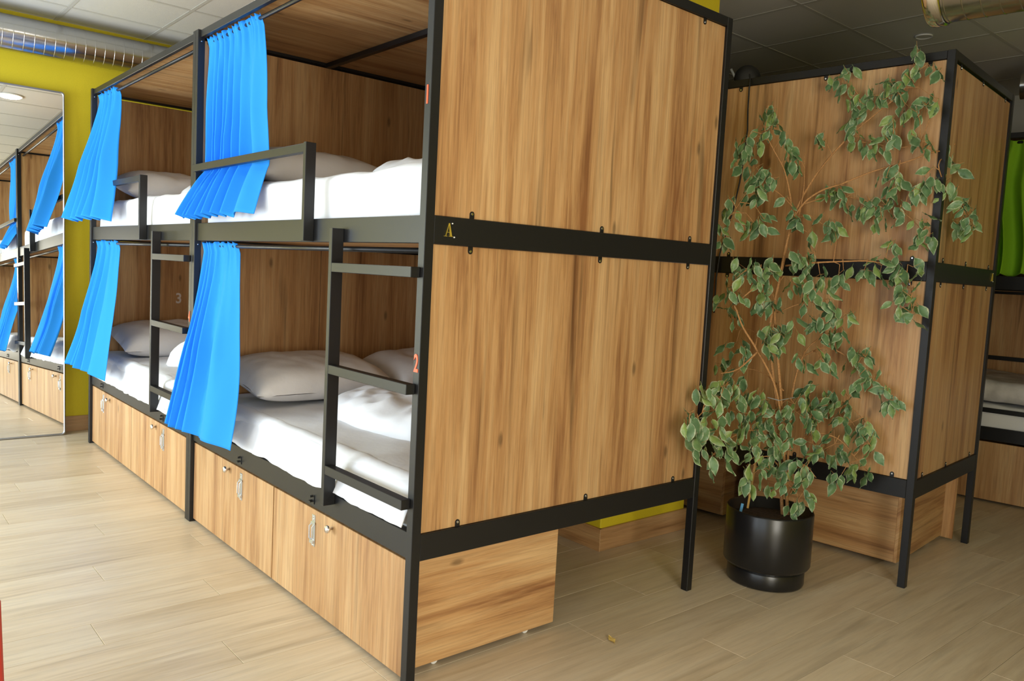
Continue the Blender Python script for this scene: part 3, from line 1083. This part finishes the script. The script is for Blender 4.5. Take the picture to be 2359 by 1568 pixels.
# ------------------------------------------------------------------ ventilation ducts
def duct(name, start, direction, length, rad, label, pitch=0.062):
    d = Vector(direction).normalized()
    bm = bmesh.new()
    n = int(length / pitch)
    le = n * pitch
    bm_lathe(bm, [(rad, 0.0), (rad, le)], 48, axis='X')
    bmesh.ops.delete(bm, geom=[f for f in bm.faces if len(f.verts) > 4], context='FACES_ONLY')
    bm_lathe(bm, [(rad, 0.0), (rad - 0.004, 0.0), (rad - 0.004, le), (rad, le)], 48, axis='X')
    bmesh.ops.delete(bm, geom=[f for f in bm.faces if len(f.verts) > 4], context='FACES_ONLY')
    for i in range(1, n):
        a = i * pitch
        bm_lathe(bm, [(rad - 0.0005, a - 0.0028), (rad + 0.0016, a - 0.001), (rad + 0.0016, a + 0.001), (rad - 0.0005, a + 0.0028)], 48, axis='X')
        bmesh.ops.delete(bm, geom=[f for f in bm.faces if len(f.verts) > 4], context='FACES_ONLY')
    o = bm_obj(name, bm, M['duct'], None, start, smooth=True)
    o.rotation_euler = d.to_track_quat('X', 'Z').to_euler()
    return tag(o, label, 'duct', 'spiral ventilation ducts')


duct('ventilation_duct', (-4.40, -2.6, 2.775), (0, 1, 0.006), 4.0, 0.118, 'silver spiral duct under the ceiling along the yellow wall')
dr = duct('ventilation_duct', (0.62, 1.94, 2.575), (0.985, 0.13, 0.0), 2.6, 0.15, 'silver spiral duct end hanging at the upper right')
duct('ventilation_duct', px_point(2353, 198, 5.3), (0.97, 0.2, 0), 1.8, 0.088, 'far silver duct cut by the right edge')

bm = bmesh.new()
bm_lathe(bm, [(0.150, -0.012), (0.158, -0.008), (0.1605, 0.0), (0.1605, 0.045), (0.154, 0.05)], 40, axis='X')
bmesh.ops.delete(bm, geom=[f for f in bm.faces if len(f.verts) > 4], context='FACES_ONLY')
co_ = bm_obj('collar', bm, M['chrome'], dr, smooth=True)

# ------------------------------------------------------------------ ceiling lamps
def downlight(x, y, r, lit, label):
    t = empty('ceiling_downlight', (x, y, ZC))
    bm = bmesh.new()
    bm_lathe(bm, [(r * 0.86, 0.0005), (r * 0.9, -0.009), (r * 1.02, -0.007), (r * 1.06, 0.0)], 36)
    bm_obj('trim_ring', bm, M['white'], t, smooth=True)
    bm = bmesh.new()
    bm_lathe(bm, [(r * 0.85, 0.0015), (r * 0.85, -0.004), (0.0001, -0.0055)], 36)
    bm_obj('diffuser', bm, M['lamp'] if lit else M['tile'], t)
    if lit:
        ld = bpy.data.lights.new('downlight_glow', 'AREA')
        ld.shape = 'DISK'
        ld.size = r * 1.6
        ld.energy = 9
        ld.color = (1, 0.95, 0.86)
        lo = bpy.data.objects.new('downlight_glow', ld)
        lo.parent = t
        lo.location = (0, 0, -0.014)
        COL.objects.link(lo)
    return tag(t, label, 'lamp', 'ceiling downlights')


downlight(-2.0, -0.03, 0.105, True, 'round white ceiling lamp, lit, reflected at the top of the mirror')
downlight(-0.25, 3.87, 0.05, False, 'small round unlit ceiling spot above the back bunk')

# ------------------------------------------------------------------ fan head and cable on the back bunk
ft = empty('clip_fan', tuple(px_point(1722, 174, 4.36)))
ft.location.z = 2.437
bm = bmesh.new()
bm_lathe(bm, [(0.0001, -0.028), (0.035, -0.026), (0.066, -0.012), (0.070, 0.0), (0.066, 0.012), (0.030, 0.030), (0.0001, 0.034)], 28, axis='X', origin=(0, 0, 0))
bm_obj('fan_head', bm, M['cable'], ft, (0, 0, 0.045), (0, 0, R(130)), smooth=True)
bm = bmesh.new()
bm_tube(bm, [(-0.075, -0.05, 0.095), (-0.055, -0.035, 0.05), (-0.03, -0.012, 0.012), (0.0, 0, 0.004)], 0.0075, 8)
bm_obj('arm', bm, M['grey'], ft, smooth=True)
bm = bmesh.new()
bm_lathe(bm, [(0.034, 0.0), (0.034, 0.008), (0.02, 0.013)], 20)
bm_obj('base', bm, M['cable'], ft)
tag(ft, 'round black fan head with grey arm on top of the back bunk', 'fan')

nrm2 = Vector((math.sin(A2), -math.cos(A2), 0))


def on_back(px, py, out):
    d = FW + RT * ((px - 1179.5) / FPX) - UP * ((py - 784.0) / FPX)
    p0 = Vector((0.552, 2.368, 0)) + nrm2 * out
    t = (p0 - CAM).dot(nrm2) / d.dot(nrm2)
    return CAM + d * t


bm = bmesh.new()
cp = [on_back(x, y, o_) for x, y, o_ in ((1727, 172, -0.03), (1728, 184, 0.012), (1726, 205, 0.012), (1723, 250, 0.012), (1722, 300, 0.012), (1714, 360, 0.012), (1704, 420, 0.012), (1690, 480, 0.012), (1670, 545, 0.012), (1658, 585, 0.012), (1650, 640, 0.012), (1645, 720, 0.012))]
bm_tube(bm, cp, 0.0042, 6)
co = bm_obj('power_cable', bm, M['cable'], None, smooth=True)
tag(co, 'thin black cable hanging down the back bunk panel', 'cable')

# ------------------------------------------------------------------ potted ficus
POT = Vector((0.112, 1.905, 0))
pot = empty('plant_pot', POT)
bm = bmesh.new()
bm_lathe(bm, [(0.150, 0.0), (0.168, 0.004), (0.172, 0.012), (0.172, 0.072), (0.168, 0.078), (0.188, 0.088), (0.194, 0.098), (0.194, 0.335), (0.190, 0.342), (0.183, 0.340), (0.181, 0.28), (0.0001, 0.28)], 56)
bm_obj('pot_body', bm, M['pot'], pot, smooth=False)
for p in bpy.data.objects['pot_body'].data.polygons:
    p.use_smooth = abs(p.normal.z) < 0.5
tag(pot, 'glossy black round plant pot on the floor between the bunks', 'plant pot')
bm = bmesh.new()
bm_lathe(bm, [(0.179, 0.281), (0.178, 0.290), (0.12, 0.297), (0.0001, 0.300)], 40)
bm_obj('soil', bm, M['soil'], pot, smooth=True)
bm = bmesh.new()
bm_box(bm, (-0.006, -0.001, 0), (0.006, 0.001, 0.075), 0.0005)
bm_obj('plant_tag', bm, M['bluetag'], pot, (-0.085, -0.115, 0.285), (R(6), R(8), R(30)))

plant = empty('ficus_plant', (POT.x, POT.y, 0.29))
tag(plant, 'tall sparse ficus with cream-edged green leaves in the black pot', 'plant')
PO = Vector((POT.x, POT.y, 0.29))


def back_depth(px, py):
    d = FW + RT * ((px - 1179.5) / FPX) - UP * ((py - 784.0) / FPX)
    p0 = Vector((0.552, 2.368, 0))
    t = (p0 - CAM).dot(nrm2) / d.dot(nrm2)
    if px > 2165:
        return 4.6
    return t


def safe_point(px, py, off, gap=0.05):
    t = 3.75 + off
    t = min(t, back_depth(px, py) - gap)
    p = px_point(px, py, t)
    while p.y < 1.56 and p.x < 0.05 and t > 2.5:
        t -= 0.02
        p = px_point(px, py, t)
    if px < 1640:
        while p.x < 0.05 and t > 2.5:
            t -= 0.02
            p = px_point(px, py, t)
    return p


# main stems and boughs: (radius start, radius end, [(px, py, depth offset)...])
BOUGHS = [
    (0.0085, 0.0045, [(1802, 1185, 0.0), (1796, 1060, 0.02), (1790, 940, 0.03), (1776, 820, 0.02), (1775, 740, 0.0), (1794, 650, 0.02), (1812, 560, 0.04), (1832, 490, 0.05), (1862, 430, 0.06), (1905, 370, 0.07), (1948, 322, 0.08)]),
    (0.0080, 0.0040, [(1815, 1185, -0.03), (1806, 1050, -0.04), (1800, 930, -0.02), (1790, 800, -0.01), (1785, 700, 0.03), (1806, 600, 0.04), (1822, 520, 0.06), (1850, 470, 0.03), (1890, 440, 0.0), (1935, 425, 0.0)]),
    (0.0070, 0.0030, [(1812, 1180, 0.04), (1815, 1050, 0.05), (1822, 930, 0.06), (1838, 850, 0.06), (1862, 800, 0.03), (1900, 772, 0.0)]),
    (0.0060, 0.0035, [(1800, 960, -0.05), (1782, 880, -0.06), (1740, 800, -0.08), (1712, 755, -0.1), (1697, 715, -0.1), (1695, 700, -0.1), (1735, 665, -0.12)]),
    (0.0055, 0.0020, [(1745, 810, -0.08), (1700, 850, -0.1), (1660, 860, -0.12)]),
    (0.0050, 0.0018, [(1826, 510, 0.05), (1820, 450, 0.02), (1806, 390, 0.0), (1782, 345, -0.02), (1762, 300, -0.03), (1766, 255, -0.03)]),
    (0.0035, 0.0015, [(1840, 500, 0.04), (1852, 430, 0.04), (1853, 352, 0.05)]),
    (0.0045, 0.0015, [(1935, 425, 0.0), (2010, 395, -0.02), (2090, 372, -0.06), (2150, 350, -0.10), (2180, 352, -0.12), (2162, 380, -0.14), (2180, 430, -0.16), (2215, 475, -0.18), (2235, 520, -0.2)]),
    (0.0040, 0.0014, [(1948, 322, 0.08), (1968, 280, 0.08), (1985, 235, 0.06), (1958, 200, 0.05), (1930, 185, 0.04)]),
    (0.0035, 0.0012, [(1960, 310, 0.08), (2020, 260, 0.08), (2075, 215, 0.08), (2110, 165, 0.08), (2118, 130, 0.08)]),
    (0.0030, 0.0012, [(1948, 322, 0.08), (2010, 330, 0.10), (2070, 340, 0.12), (2120, 330, 0.12)]),
    (0.0035, 0.0012, [(1838, 490, 0.05), (1800, 450, -0.02), (1765, 430, -0.06), (1725, 440, -0.08), (1690, 490, -0.08)]),
    (0.0035, 0.0012, [(1850, 470, 0.03), (1930, 450, 0.12), (2010, 470, 0.15), (2080, 490, 0.15), (2125, 530, 0.14)]),
    (0.0045, 0.0016, [(1810, 612, 0.03), (1860, 606, -0.05), (1940, 602, -0.10), (2010, 602, -0.14), (2060, 618, -0.16), (2095, 645, -0.18), (2100, 720, -0.2)]),
    (0.0035, 0.0012, [(1800, 640, 0.02), (1760, 620, -0.10), (1715, 625, -0.14), (1680, 660, -0.14)]),
    (0.0035, 0.0014, [(1790, 720, 0.0), (1840, 700, -0.08), (1890, 690, -0.12), (1930, 730, -0.14)]),
    (0.0045, 0.0016, [(1852, 820, 0.05), (1900, 800, 0.02), (1950, 820, 0.0), (2000, 860, -0.02), (2050, 925, -0.05)]),
    (0.0050, 0.0016, [(1800, 965, 0.0), (1740, 930, -0.10), (1680, 920, -0.22), (1630, 940, -0.35), (1585, 985, -0.5)]),
    (0.0045, 0.0016, [(1798, 1010, 0.0), (1740, 990, -0.12), (1680, 1010, -0.25), (1640, 1050, -0.35)]),
    (0.0050, 0.0016, [(1815, 960, 0.05), (1880, 920, 0.08), (1950, 930, 0.06), (2000, 980, 0.04)]),
    (0.0045, 0.0014, [(1812, 1040, 0.03), (1870, 1000, 0.0), (1930, 1010, -0.04), (1975, 1060, -0.06)]),
    (0.0040, 0.0014, [(1806, 1090, -0.02), (1770, 1050, -0.15), (1735, 1070, -0.2)]),
    (0.0040, 0.0014, [(1814, 1100, -0.02), (1850, 1070, -0.16), (1880, 1100, -0.2)]),
    (0.0035, 0.0014, [(1812, 1150, 0.0), (1830, 1120, -0.12), (1840, 1160, -0.18)]),
    (0.0040, 0.0012, [(1805, 900, 0.0), (1760, 860, 0.1), (1710, 850, 0.15), (1680, 880, 0.15)]),
    (0.0040, 0.0012, [(1780, 800, 0.0), (1730, 760, 0.12), (1690, 760, 0.18)]),
]
bough_pts = []
for r0, r1, pts in BOUGHS:
    w = [safe_point(*p) for p in pts]
    # smooth (Catmull-Rom)
    sm = []
    for i in range(len(w) - 1):
        a, b_, c_, d_ = w[max(i - 1, 0)], w[i], w[i + 1], w[min(i + 2, len(w) - 1)]
        for k in range(4):
            t = k / 4
            sm.append(0.5 * ((2 * b_) + (c_ - a) * t + (2 * a - 5 * b_ + 4 * c_ - d_) * t * t + (3 * b_ - a - 3 * c_ + d_) * t ** 3))
    sm.append(w[-1])
    rr = [r0 + (r1 - r0) * i / (len(sm) - 1) for i in range(len(sm))]
    bm = bmesh.new()
    bm_tube(bm, [p - PO for p in sm], rr, 7)
    bm_obj('branch', bm, M['bark'], plant, smooth=True)
    bough_pts += sm
bm = bmesh.new()
bm_tube(bm, [safe_point(1722, 1170, -0.1) - PO, safe_point(1738, 1080, -0.08) - PO, safe_point(1762, 960, -0.05) - PO], 0.0055, 7)
bm_obj('stake', bm, M['bamboo'], plant, smooth=True)
bm = bmesh.new()
bm_tube(bm, [safe_point(1768, 915, -0.07) - PO, safe_point(1795, 922, -0.09) - PO, safe_point(1830, 915, -0.02) - PO], 0.0022, 5)
bm_obj('tie', bm, M['grey'], plant)

# leaf clusters: px, py, spread, count, depth offset
CL = [
    (1770, 262, 20, 5, -.03), (1758, 300, 24, 6, -.03), (1790, 298, 18, 4, -.02), (1742, 345, 28, 7, -.04), (1712, 335, 24, 5, -.03), (1700, 372, 24, 5, -.04), (1742, 395, 24, 6, -.06), (1762, 428, 28, 9, -.07), (1735, 448, 22, 6, -.08), (1778, 420, 18, 4, -.05), (1690, 480, 26, 6, -.08), (1676, 520, 24, 6, -.08), (1668, 560, 20, 4, -.06),
    (1895, 333, 16, 4, .06), (1830, 378, 20, 5, .02), (1815, 362, 16, 3, .0), (1805, 330, 18, 3, .0),
    (1930, 195, 20, 6, .04), (1955, 180, 18, 4, .05), (1958, 228, 24, 7, .06), (1985, 248, 20, 5, .07), (2012, 230, 20, 5, .08), (1975, 285, 20, 5, .08), (1970, 325, 20, 5, .1), (2050, 200, 20, 5, .08), (2066, 216, 20, 6, .08), (2034, 240, 18, 4, .1), (2082, 246, 22, 6, .1), (2104, 165, 22, 5, .08), (2112, 132, 18, 4, .08), (2148, 172, 18, 3, .09), (2096, 192, 16, 4, .1), (2132, 252, 24, 7, .1), (2152, 236, 16, 4, .1), (2112, 270, 20, 4, .12), (2056, 285, 24, 7, .12), (2004, 335, 24, 6, .1), (2044, 335, 24, 6, .12), (2100, 320, 20, 5, .12), (2124, 338, 20, 5, .12),
    (2188, 350, 16, 4, -.12), (2168, 364, 14, 3, -.12), (2196, 388, 18, 4, -.14), (2170, 436, 20, 5, -.16), (2200, 448, 22, 6, -.17), (2218, 484, 22, 6, -.18), (2232, 512, 24, 8, -.2), (2246, 534, 16, 4, -.2), (2210, 520, 16, 4, -.2),
    (2070, 404, 22, 6, .1), (2040, 420, 24, 5, .12), (2052, 446, 18, 4, .14), (2130, 415, 22, 5, .1), (2108, 444, 22, 5, .13), (1902, 448, 18, 4, .05), (1920, 440, 16, 3, .04), (2000, 470, 24, 6, .14), (2040, 482, 24, 6, .14), (2072, 494, 22, 6, .14), (1980, 492, 20, 4, .13), (1950, 464, 24, 5, .12), (1925, 450, 16, 3, .1), (2030, 512, 20, 4, .14), (2120, 520, 20, 5, .13), (2114, 560, 18, 4, .12), (2142, 550, 16, 4, .12), (1860, 545, 18, 3, .02),
    (1835, 512, 22, 6, .0), (1822, 478, 18, 3, .0), (1742, 530, 26, 7, -.06), (1760, 515, 18, 4, -.04), (1900, 530, 24, 5, .0), (1922, 540, 20, 5, .0), (1880, 592, 20, 4, -.06), (2062, 560, 18, 4, .1),
    (1690, 632, 26, 6, -.14), (1722, 632, 26, 7, -.14), (1752, 640, 26, 8, -.12), (1780, 620, 22, 6, -.08), (1830, 608, 24, 6, -.04), (1862, 620, 22, 6, -.06), (1888, 642, 22, 5, -.1), (1942, 632, 22, 4, -.1), (1930, 655, 20, 4, -.1), (1990, 632, 22, 5, -.13), (2030, 622, 22, 5, -.15), (2068, 612, 22, 5, -.16), (2102, 625, 20, 4, -.17), (2068, 650, 24, 6, -.16), (2098, 676, 26, 7, -.18), (2060, 692, 16, 3, -.16), (2108, 712, 18, 4, -.2), (2094, 744, 14, 3, -.2), (2060, 728, 14, 2, -.18), (1700, 682, 26, 6, -.12), (1675, 700, 24, 5, .05), (1682, 745, 24, 5, .1), (1782, 690, 24, 7, -.05), (1760, 705, 22, 6, -.05), (1822, 660, 24, 6, -.05), (1860, 690, 26, 7, -.1), (1900, 700, 22, 6, -.12), (1926, 740, 22, 6, -.14), (1950, 734, 18, 4, -.13), (1870, 738, 22, 5, -.1),
    (1780, 770, 28, 8, -.06), (1802, 785, 28, 8, -.08), (1758, 795, 24, 6, -.08), (1830, 762, 24, 6, -.06), (1900, 772, 26, 7, -.05), (1930, 780, 22, 5, -.03), (1888, 832, 18, 4, -.06), (1852, 832, 18, 4, -.06), (1902, 852, 20, 4, -.04), (1706, 820, 20, 4, -.1), (1782, 812, 20, 5, -.06), (1962, 830, 24, 6, .0), (1992, 832, 22, 5, .0), (1980, 872, 24, 6, -.02), (2012, 880, 22, 6, -.03), (2036, 905, 22, 6, -.04), (2056, 932, 20, 5, -.05), (1695, 800, 26, 5, .1), (1672, 850, 26, 5, .1),
    (1586, 962, 20, 4, -.5), (1588, 1002, 24, 6, -.5), (1612, 1032, 26, 8, -.48), (1650, 1064, 26, 8, -.4), (1622, 922, 26, 7, -.4), (1662, 902, 28, 8, -.3), (1640, 955, 30, 9, -.36), (1684, 924, 28, 8, -.25), (1660, 1000, 30, 9, -.34), (1702, 962, 30, 9, -.2), (1742, 932, 30, 8, -.12), (1764, 962, 28, 8, -.1), (1732, 1002, 30, 9, -.16), (1690, 1040, 28, 7, -.3), (1792, 982, 26, 8, -.1), (1802, 1014, 28, 9, -.12), (1852, 972, 30, 9, -.05), (1902, 932, 30, 9, .04), (1932, 962, 30, 9, .03), (1962, 982, 28, 8, .02), (1992, 992, 24, 7, .03), (2002, 1032, 24, 7, .0), (1922, 1032, 30, 9, -.05), (1872, 1032, 30, 9, -.08), (1952, 1068, 28, 8, -.06), (1990, 1086, 22, 6, -.06), (1932, 1112, 22, 5, -.08), (1852, 1080, 30, 9, -.18), (1802, 1060, 28, 8, -.15), (1742, 1060, 28, 8, -.2), (1732, 1102, 28, 8, -.2), (1772, 1092, 26, 7, -.16), (1822, 1122, 28, 8, -.18), (1850, 1150, 22, 6, -.2), (1832, 1178, 20, 4, -.2), (1790, 1130, 24, 5, -.16), (1870, 905, 26, 6, .02), (1830, 940, 26, 6, -.05), (1780, 1030, 26, 6, -.1), (1880, 975, 26, 6, .0), (1955, 925, 24, 6, .05), (1610, 985, 24, 5, -.45), (1720, 900, 26, 5, -.12), (1690, 880, 26, 5, .08),
]


def leaf_mesh(k):
    """one leaf, base at origin, tip along -z, gently folded and drooping; 28 triangles"""
    rr = random.Random(k)
    Lf, Wf = 0.078 * rr.uniform(0.9, 1.1), 0.040 * rr.uniform(0.88, 1.12)
    prof = [(0.0, 0.02), (0.12, 0.55), (0.30, 0.95), (0.48, 1.0), (0.66, 0.78), (0.82, 0.42), (1.0, 0.0)]
    fold, curl = rr.uniform(0.15, 0.45), rr.uniform(0.05, 0.3)
    vs_, fs, mg = [], [], []
    for t, w in prof:
        for s, mv in ((-1, 1.0), (-0.55, 0.5), (0, 0.0), (0.55, 0.5), (1, 1.0)):
            x = s * w * Wf / 2
            vs_.append((x, abs(x) * fold + curl * Lf * t * t * 0.6 + 0.004 * math.sin(9 * t + s * 2 + k), -Lf * t))
            mg.append(max(mv, (t - 0.75) * 3.2 if t > 0.75 else 0))
    for i in range(len(prof) - 1):
        for j in range(4):
            a = i * 5 + j
            fs.append((a, a + 1, a + 6, a + 5))
    # petiole
    b0 = len(vs_)
    for x, y in ((-0.0009, 0), (0.0009, 0), (0, 0.0016)):
        vs_.append((x, y, 0))
        mg.append(0)
    for x, y in ((-0.0009, -0.003), (0.0009, -0.003), (0, -0.0014)):
        vs_.append((x, y, 0.016))
        mg.append(0)
    for i in range(3):
        fs.append((b0 + i, b0 + (i + 1) % 3, b0 + 3 + (i + 1) % 3, b0 + 3 + i))
    return vs_, fs, mg


TONES = [0.1, 0.22, 0.3, 0.38, 0.45, 0.6]
variants = []
for k in range(12):
    vs_, fs, mg = leaf_mesh(k)
    me = bpy.data.meshes.new('leaf')
    me.from_pydata(vs_, [], fs)
    at = me.attributes.new('margin', 'FLOAT', 'POINT')
    at.data.foreach_set('value', mg)
    at = me.attributes.new('tone', 'FLOAT', 'POINT')
    at.data.foreach_set('value', [TONES[k % 6]] * len(vs_))
    for p in me.polygons:
        p.use_smooth = True
    me.materials.append(M['leaf'])
    variants.append((me, vs_, fs, mg))

leaves = []
twig_bm = bmesh.new()
for (px, py, sp, n, off) in CL:
    c = safe_point(px, py, off, 0.10)
    near = min(bough_pts, key=lambda q: (q - c).length)
    tip = c + Vector((0, 0, 0.02))
    if (near - tip).length < 0.5:
        mid = (near + tip) / 2 + Vector((rnd.uniform(-.02, .02), rnd.uniform(-.02, .02), 0.03))
        bm_tube(twig_bm, [near - PO, mid - PO, tip - PO], [0.0022, 0.0017, 0.0011], 5)
    for k in range(n):
        a = rnd.uniform(0, 2 * math.pi)
        rad = sp * math.sqrt(rnd.random())
        q = safe_point(px + rad * math.cos(a), py + rad * math.sin(a) * 1.1 - 12, off + rnd.uniform(-0.07, 0.05), 0.07)
        base = q
        # leaf pose: hanging, facing somewhat outwards
        rot = Matrix.Rotation(rnd.uniform(0, 2 * math.pi), 4, 'Z') @ Matrix.Rotation(rnd.gauss(0.0, 0.42) - 0.35, 4, 'X') @ Matrix.Rotation(rnd.gauss(0, 0.45), 4, 'Y')
        # turn most leaves so that their faces look out from the plant
        if rnd.random() < 0.7:
            face = math.atan2(-(CAM.y - q.y), -(CAM.x - q.x)) - math.pi / 2 + rnd.gauss(0, 0.7)
            rot = Matrix.Rotation(face, 4, 'Z') @ Matrix.Rotation(rnd.gauss(-0.25, 0.4), 4, 'X') @ Matrix.Rotation(rnd.gauss(0, 0.5), 4, 'Y')
        s = rnd.uniform(0.68, 1.08)
        leaves.append(((base - CAM).length, base - PO, rot, s, rnd.randrange(12)))
        if rnd.random() < 0.6:
            bm_tube(twig_bm, [tip - PO, base - PO + rot.to_3x3() @ Vector((0, -0.003 * s, 0.016 * s))], [0.0010, 0.0007], 4, cap=False)
tw = bm_obj('twigs', twig_bm, M['bark'], plant)
tw['kind'] = 'stuff'
leaves.sort(key=lambda t: t[0])
sv, sf, smg, sto = [], [], [], []
for i, (d, loc, rot, s, k) in enumerate(leaves):
    me, vs_, fs, mg = variants[k]
    if i < 290:
        o = link_mesh('leaf', me, M['leaf'], plant, loc, rot.to_euler())
        o.scale = (s, s, s)
    else:
        mx = Matrix.Translation(loc) @ rot @ Matrix.Scale(s, 4)
        b0 = len(sv)
        sv += [mx @ Vector(v) for v in vs_]
        sf += [tuple(b0 + q for q in f) for f in fs]
        smg += mg
        sto += [TONES[k % 6]] * len(vs_)
me = bpy.data.meshes.new('foliage')
me.from_pydata(sv, [], sf)
at = me.attributes.new('margin', 'FLOAT', 'POINT')
at.data.foreach_set('value', smg)
at = me.attributes.new('tone', 'FLOAT', 'POINT')
at.data.foreach_set('value', sto)
for p in me.polygons:
    p.use_smooth = True
fo = link_mesh('foliage', me, M['leaf'], plant)
fo['kind'] = 'stuff'

# ------------------------------------------------------------------ small things
me = variants[3][0].copy()
me.materials.clear()
me.materials.append(M['dryleaf'])
d = FW + RT * ((1415 - 1179.5) / FPX) - UP * ((1480 - 784.0) / FPX)
g = CAM + d * ((0.004 - CAM.z) / d.z)
fl = link_mesh('fallen_leaf', me, M['dryleaf'], None, g, (R(93), 0, R(70)))
fl.scale = (0.62, 0.62, 0.62)
tag(fl, 'small dry yellow leaf lying on the floor in front of the near bunk', 'leaf')

# red stool at the left edge, almost wholly outside the picture
def pixel_at_height(px, py, z):
    d_ = FW + RT * ((px - 1179.5) / FPX) - UP * ((py - 784.0) / FPX)
    return CAM + d_ * ((z - CAM.z) / d_.z)


leg_top, leg_foot = pixel_at_height(-12, 1385, 0.40), pixel_at_height(2, 1720, 0.0)
away = Vector((-RT.x, -RT.y, 0)).normalized()
seat_c = Vector((leg_top.x, leg_top.y, 0)) + away * 0.165
st = empty('red_stool', seat_c)
bm = bmesh.new()
bm_lathe(bm, [(0.0001, 0.40), (0.115, 0.40), (0.12, 0.408), (0.12, 0.425), (0.115, 0.435), (0.0001, 0.43)], 28)
bm_obj('seat', bm, M['red'], st)
lt, lf = leg_top - seat_c, leg_foot - seat_c
for a in (0, 90, 180, 270):
    rm = Matrix.Rotation(R(a), 3, 'Z')
    bm = bmesh.new()
    bm_tube(bm, [rm @ lt, rm @ lf], 0.014, 10)
    bm_obj('leg', bm, M['red'], st)
tag(st, 'red stool cut off by the left edge of the picture', 'stool')
